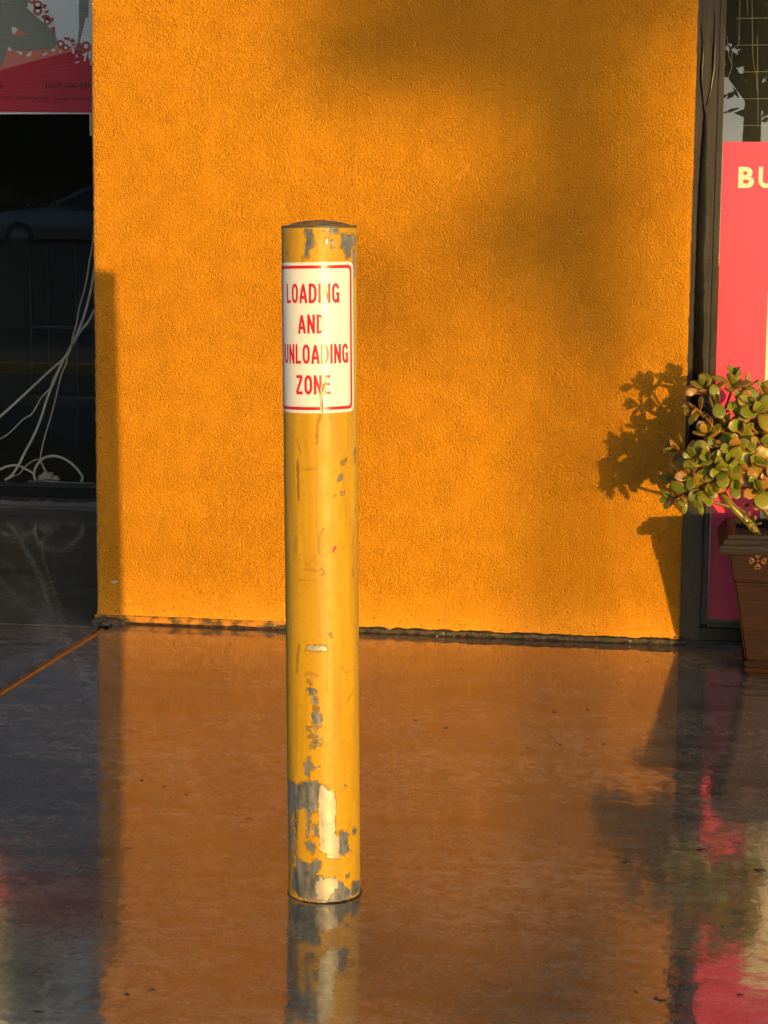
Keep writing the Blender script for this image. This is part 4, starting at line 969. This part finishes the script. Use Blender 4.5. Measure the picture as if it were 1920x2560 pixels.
# ------------------------------------------------------------------ across the car park (seen only as reflections and soft shadows)
m_bark = plain('bark', (.055, .042, .03), .9, .4, 12); m_fol = plain('foliage', (.030, .042, .014), .6, .5, 1.5)
def tree(x, y, h, crown_z, cr, trunk_r, label, leafn=2200, seed=0, lean=(0, 0), size=.30, flat=.7):
    rs = np.random.default_rng(seed); e = empty('tree', (x, y, -.15)); tag(e, label, 'tree', 'trees across the car park')
    P = spline([Vector((0, 0, 0)), Vector((lean[0]*.35, lean[1]*.3, h*.3)), Vector((lean[0]*.7, lean[1]*.7, h*.6)), Vector((lean[0], lean[1], h*.9))], 6)
    tube('trunk', P, [trunk_r*(1.15-.75*i/(len(P)-1)) for i in range(len(P))], m_bark, e, 10)
    for k in range(6):
        a = rs.uniform(0, 6.28); b = P[int(len(P)*rs.uniform(.5, .85))]; tip = Vector((lean[0]+cr*.7*math.cos(a), lean[1]+cr*.7*math.sin(a), crown_z+rs.uniform(.0, .5)*(h-crown_z)))
        tube('limb', spline([b, (b+tip)/2+Vector((0, 0, .25)), tip], 5), [trunk_r*.4*(1-.7*i/10) for i in range(11)], m_bark, e, 6)
    cl = [(lean[0]+rs.normal()*cr*.45, lean[1]+rs.normal()*cr*.45, crown_z+(h-crown_z)*rs.uniform(.05, 1), rs.uniform(.3, .6)*cr) for _ in range(26)]
    V = []; Fc = []
    for i in range(leafn):
        cx, cy_, cz, r = cl[rs.integers(len(cl))]; d = rs.normal(size=3); d /= np.linalg.norm(d); p = np.array([cx, cy_, cz])+d*r*rs.uniform(.3, 1)*np.array([1, 1, flat])
        a = rs.normal(size=3); a /= np.linalg.norm(a); b = np.cross(a, rs.normal(size=3)); b /= np.linalg.norm(b); s = size*rs.uniform(.5, 1.1)
        n0 = len(V); V += [tuple(p-a*s), tuple(p+b*s*.45), tuple(p+a*s), tuple(p-b*s*.45)]; Fc.append((n0, n0+1, n0+2, n0+3))
    obj('crown', V, Fc, m_fol, e)
tree(3.25, -26, 8.5, 4.2, 2.0, .20, 'broad tree mirrored at the top of the right-hand window', 3200, 3, (.1, 0), .22)
tree(-9, -36, 8.5, 2.0, 3.6, .25, 'dark leafy tree behind the parked car, mirrored in the left window', 7000, 4, (0, 0), .55)
tree(-16, -37, 9.0, 2.0, 4.0, .25, 'second dark tree further left behind the parked car', 7000, 5, (0, 0), .55)
tree(-2.5, -39, 7.5, 2.2, 3.4, .22, 'dark tree between the parked car and the broad tree', 6000, 6, (0, 0), .5)
S = 46.0; sx, sy = math.sin(SUN_AZ)*S, -math.cos(SUN_AZ)*S; sz = S*math.tan(SUN_EL)
tree(1.80+sx, sy, 9.0, 4.05, 1.45, .055, 'slim tree standing in front of the low sun', 1450, 8, (.35, 0), .22)
tree(1.78+sx*1.03, sy*1.03, 5.6, 3.15, .62, .045, 'unseen drooping tree added before the low sun to shade the upper wall', 300, 18, (.1, 0), .20, 1.1)  # added foliage, shaped to cast the soft dark band on the upper wall
tree(4.9+sx*1.1, sy*1.1, 8.0, 4.9, 2.6, .12, 'slim tree just right of the low sun', 1100, 9, (-.2, 0), .22)
# raised road with a retaining wall, a car on it
tr = box('terrace', (-60, -60, -.149), (-4.5, -26.6, 1.55), M['asphalt'], None, .02); tag(tr, kind='structure')
wl_ = box('retaining_wall', (-60, -26.59, -.149), (-4.5, -26.3, 1.72), plain('retaining_concrete', (.10, .095, .085), .85, .3, 3), None, .02); tag(wl_, 'low concrete retaining wall below the parked car across the lot', 'wall')
kk = empty('yellow_kerb', (-6, -10, -.15)); tag(kk, 'yellow painted kerb island in the car park, mirrored in the left window', 'kerb')
P0(box('kerb_stone', (-9, -10.4, -.149), (-3.8, -9.9, .04), plain('yellow_kerb_paint', (.55, .25, .02), .6, .3, 8), None, .02, 3), kk); P0(box('kerb_fill', (-8.9, -11.6, -.149), (-3.9, -10.41, .0), plain('island_soil', (.06, .045, .03), .9), None, .02), kk)
def car(loc, label):
    e = empty('parked_car', loc); tag(e, label, 'car')
    t = NT('car_paint'); m_p = t.set(color=(.16, .14, .17), rough=.25, coat=1.0); m_g = plain('car_glass', (.015, .018, .02), .05); m_t = plain('tyre', (.015, .015, .015), .8); m_r = plain('rim', (.3, .3, .31), .3, metal=.8); m_l = plain('lamp_glass', (.6, .6, .6), .1)
    # length along x, nose at -x ; profile upper outline, cross sections get narrower upwards
    top = [(-2.20, .52), (-2.15, .72), (-1.75, .88), (-1.0, .99), (-.75, 1.01), (0, 1.42), (.3, 1.48), (1.0, 1.46), (1.7, 1.12), (2.05, 1.02), (2.2, .80), (2.22, .5)]
    V = []; Fc = []
    for x, z in top:
        tuck = .0 if z < 1.02 else (z-1.02)*.35
        for yy, zz_ in ((-.88, .28), (-.90, .55), (-.86, min(z, .90)), (-.80-0+tuck*.8, min(z, 1.0)), (-.74+tuck, z), (.74-tuck, z), (.80-tuck*.8, min(z, 1.0)), (.86, min(z, .90)), (.90, .55), (.88, .28)): V.append((x, yy, zz_))
    n = 10
    for i in range(len(top)-1):
        for k in range(n-1): Fc.append((i*n+k, i*n+k+1, (i+1)*n+k+1, (i+1)*n+k))
        Fc.append((i*n+n-1, i*n, (i+1)*n, (i+1)*n+n-1))
    Fc.append(tuple(range(n))[::-1]); Fc.append(tuple((len(top)-1)*n+k for k in range(n)))
    obj('body', V, Fc, m_p, e, False)
    for s in (-1, 1):
        yy = s*.752
        obj('side_window', [(-.55, s*.79, 1.03), (1.45, s*.79, 1.03), (1.0, s*.655, 1.40), (.25, s*.650, 1.42)], [(0, 1, 2, 3)], m_g, e)
        lump('mirror', (loc[0]-.55, loc[1]+s*.98, loc[2]+1.05), .10, m_p, e, 3, (.7, .9, .7), 2, .1)
        lump('headlight', (loc[0]-2.08, loc[1]+s*.70, loc[2]+.72), .14, m_l, e, 4, (1, .9, .5), 2, .1)
        for x in (-1.38, 1.38):
            w = tube('wheel', [Vector((x, s*.70, .33)), Vector((x, s*.915, .33))], .33, m_t, e, 28)
            r_ = tube('wheel_rim', [Vector((x, s*.90, .33)), Vector((x, s*.925, .33))], .21, m_r, w, 20)
    obj('windscreen', [(-.72, -.70, 1.03), (-.72, .70, 1.03), (-.03, .60, 1.415), (-.03, -.60, 1.415)], [(0, 1, 2, 3)], m_g, e)
car((-11.3, -28.6, 1.551), 'grey-blue car parked across the lot, mirrored in the left window')

# ------------------------------------------------------------------ render settings
scene.render.engine = 'CYCLES'
scene.cycles.max_bounces = 5; scene.cycles.diffuse_bounces = 3; scene.cycles.glossy_bounces = 4; scene.cycles.use_adaptive_sampling = True; scene.cycles.adaptive_threshold = 0.025; scene.cycles.transparent_max_bounces = 12
bpy.context.view_layer.update()
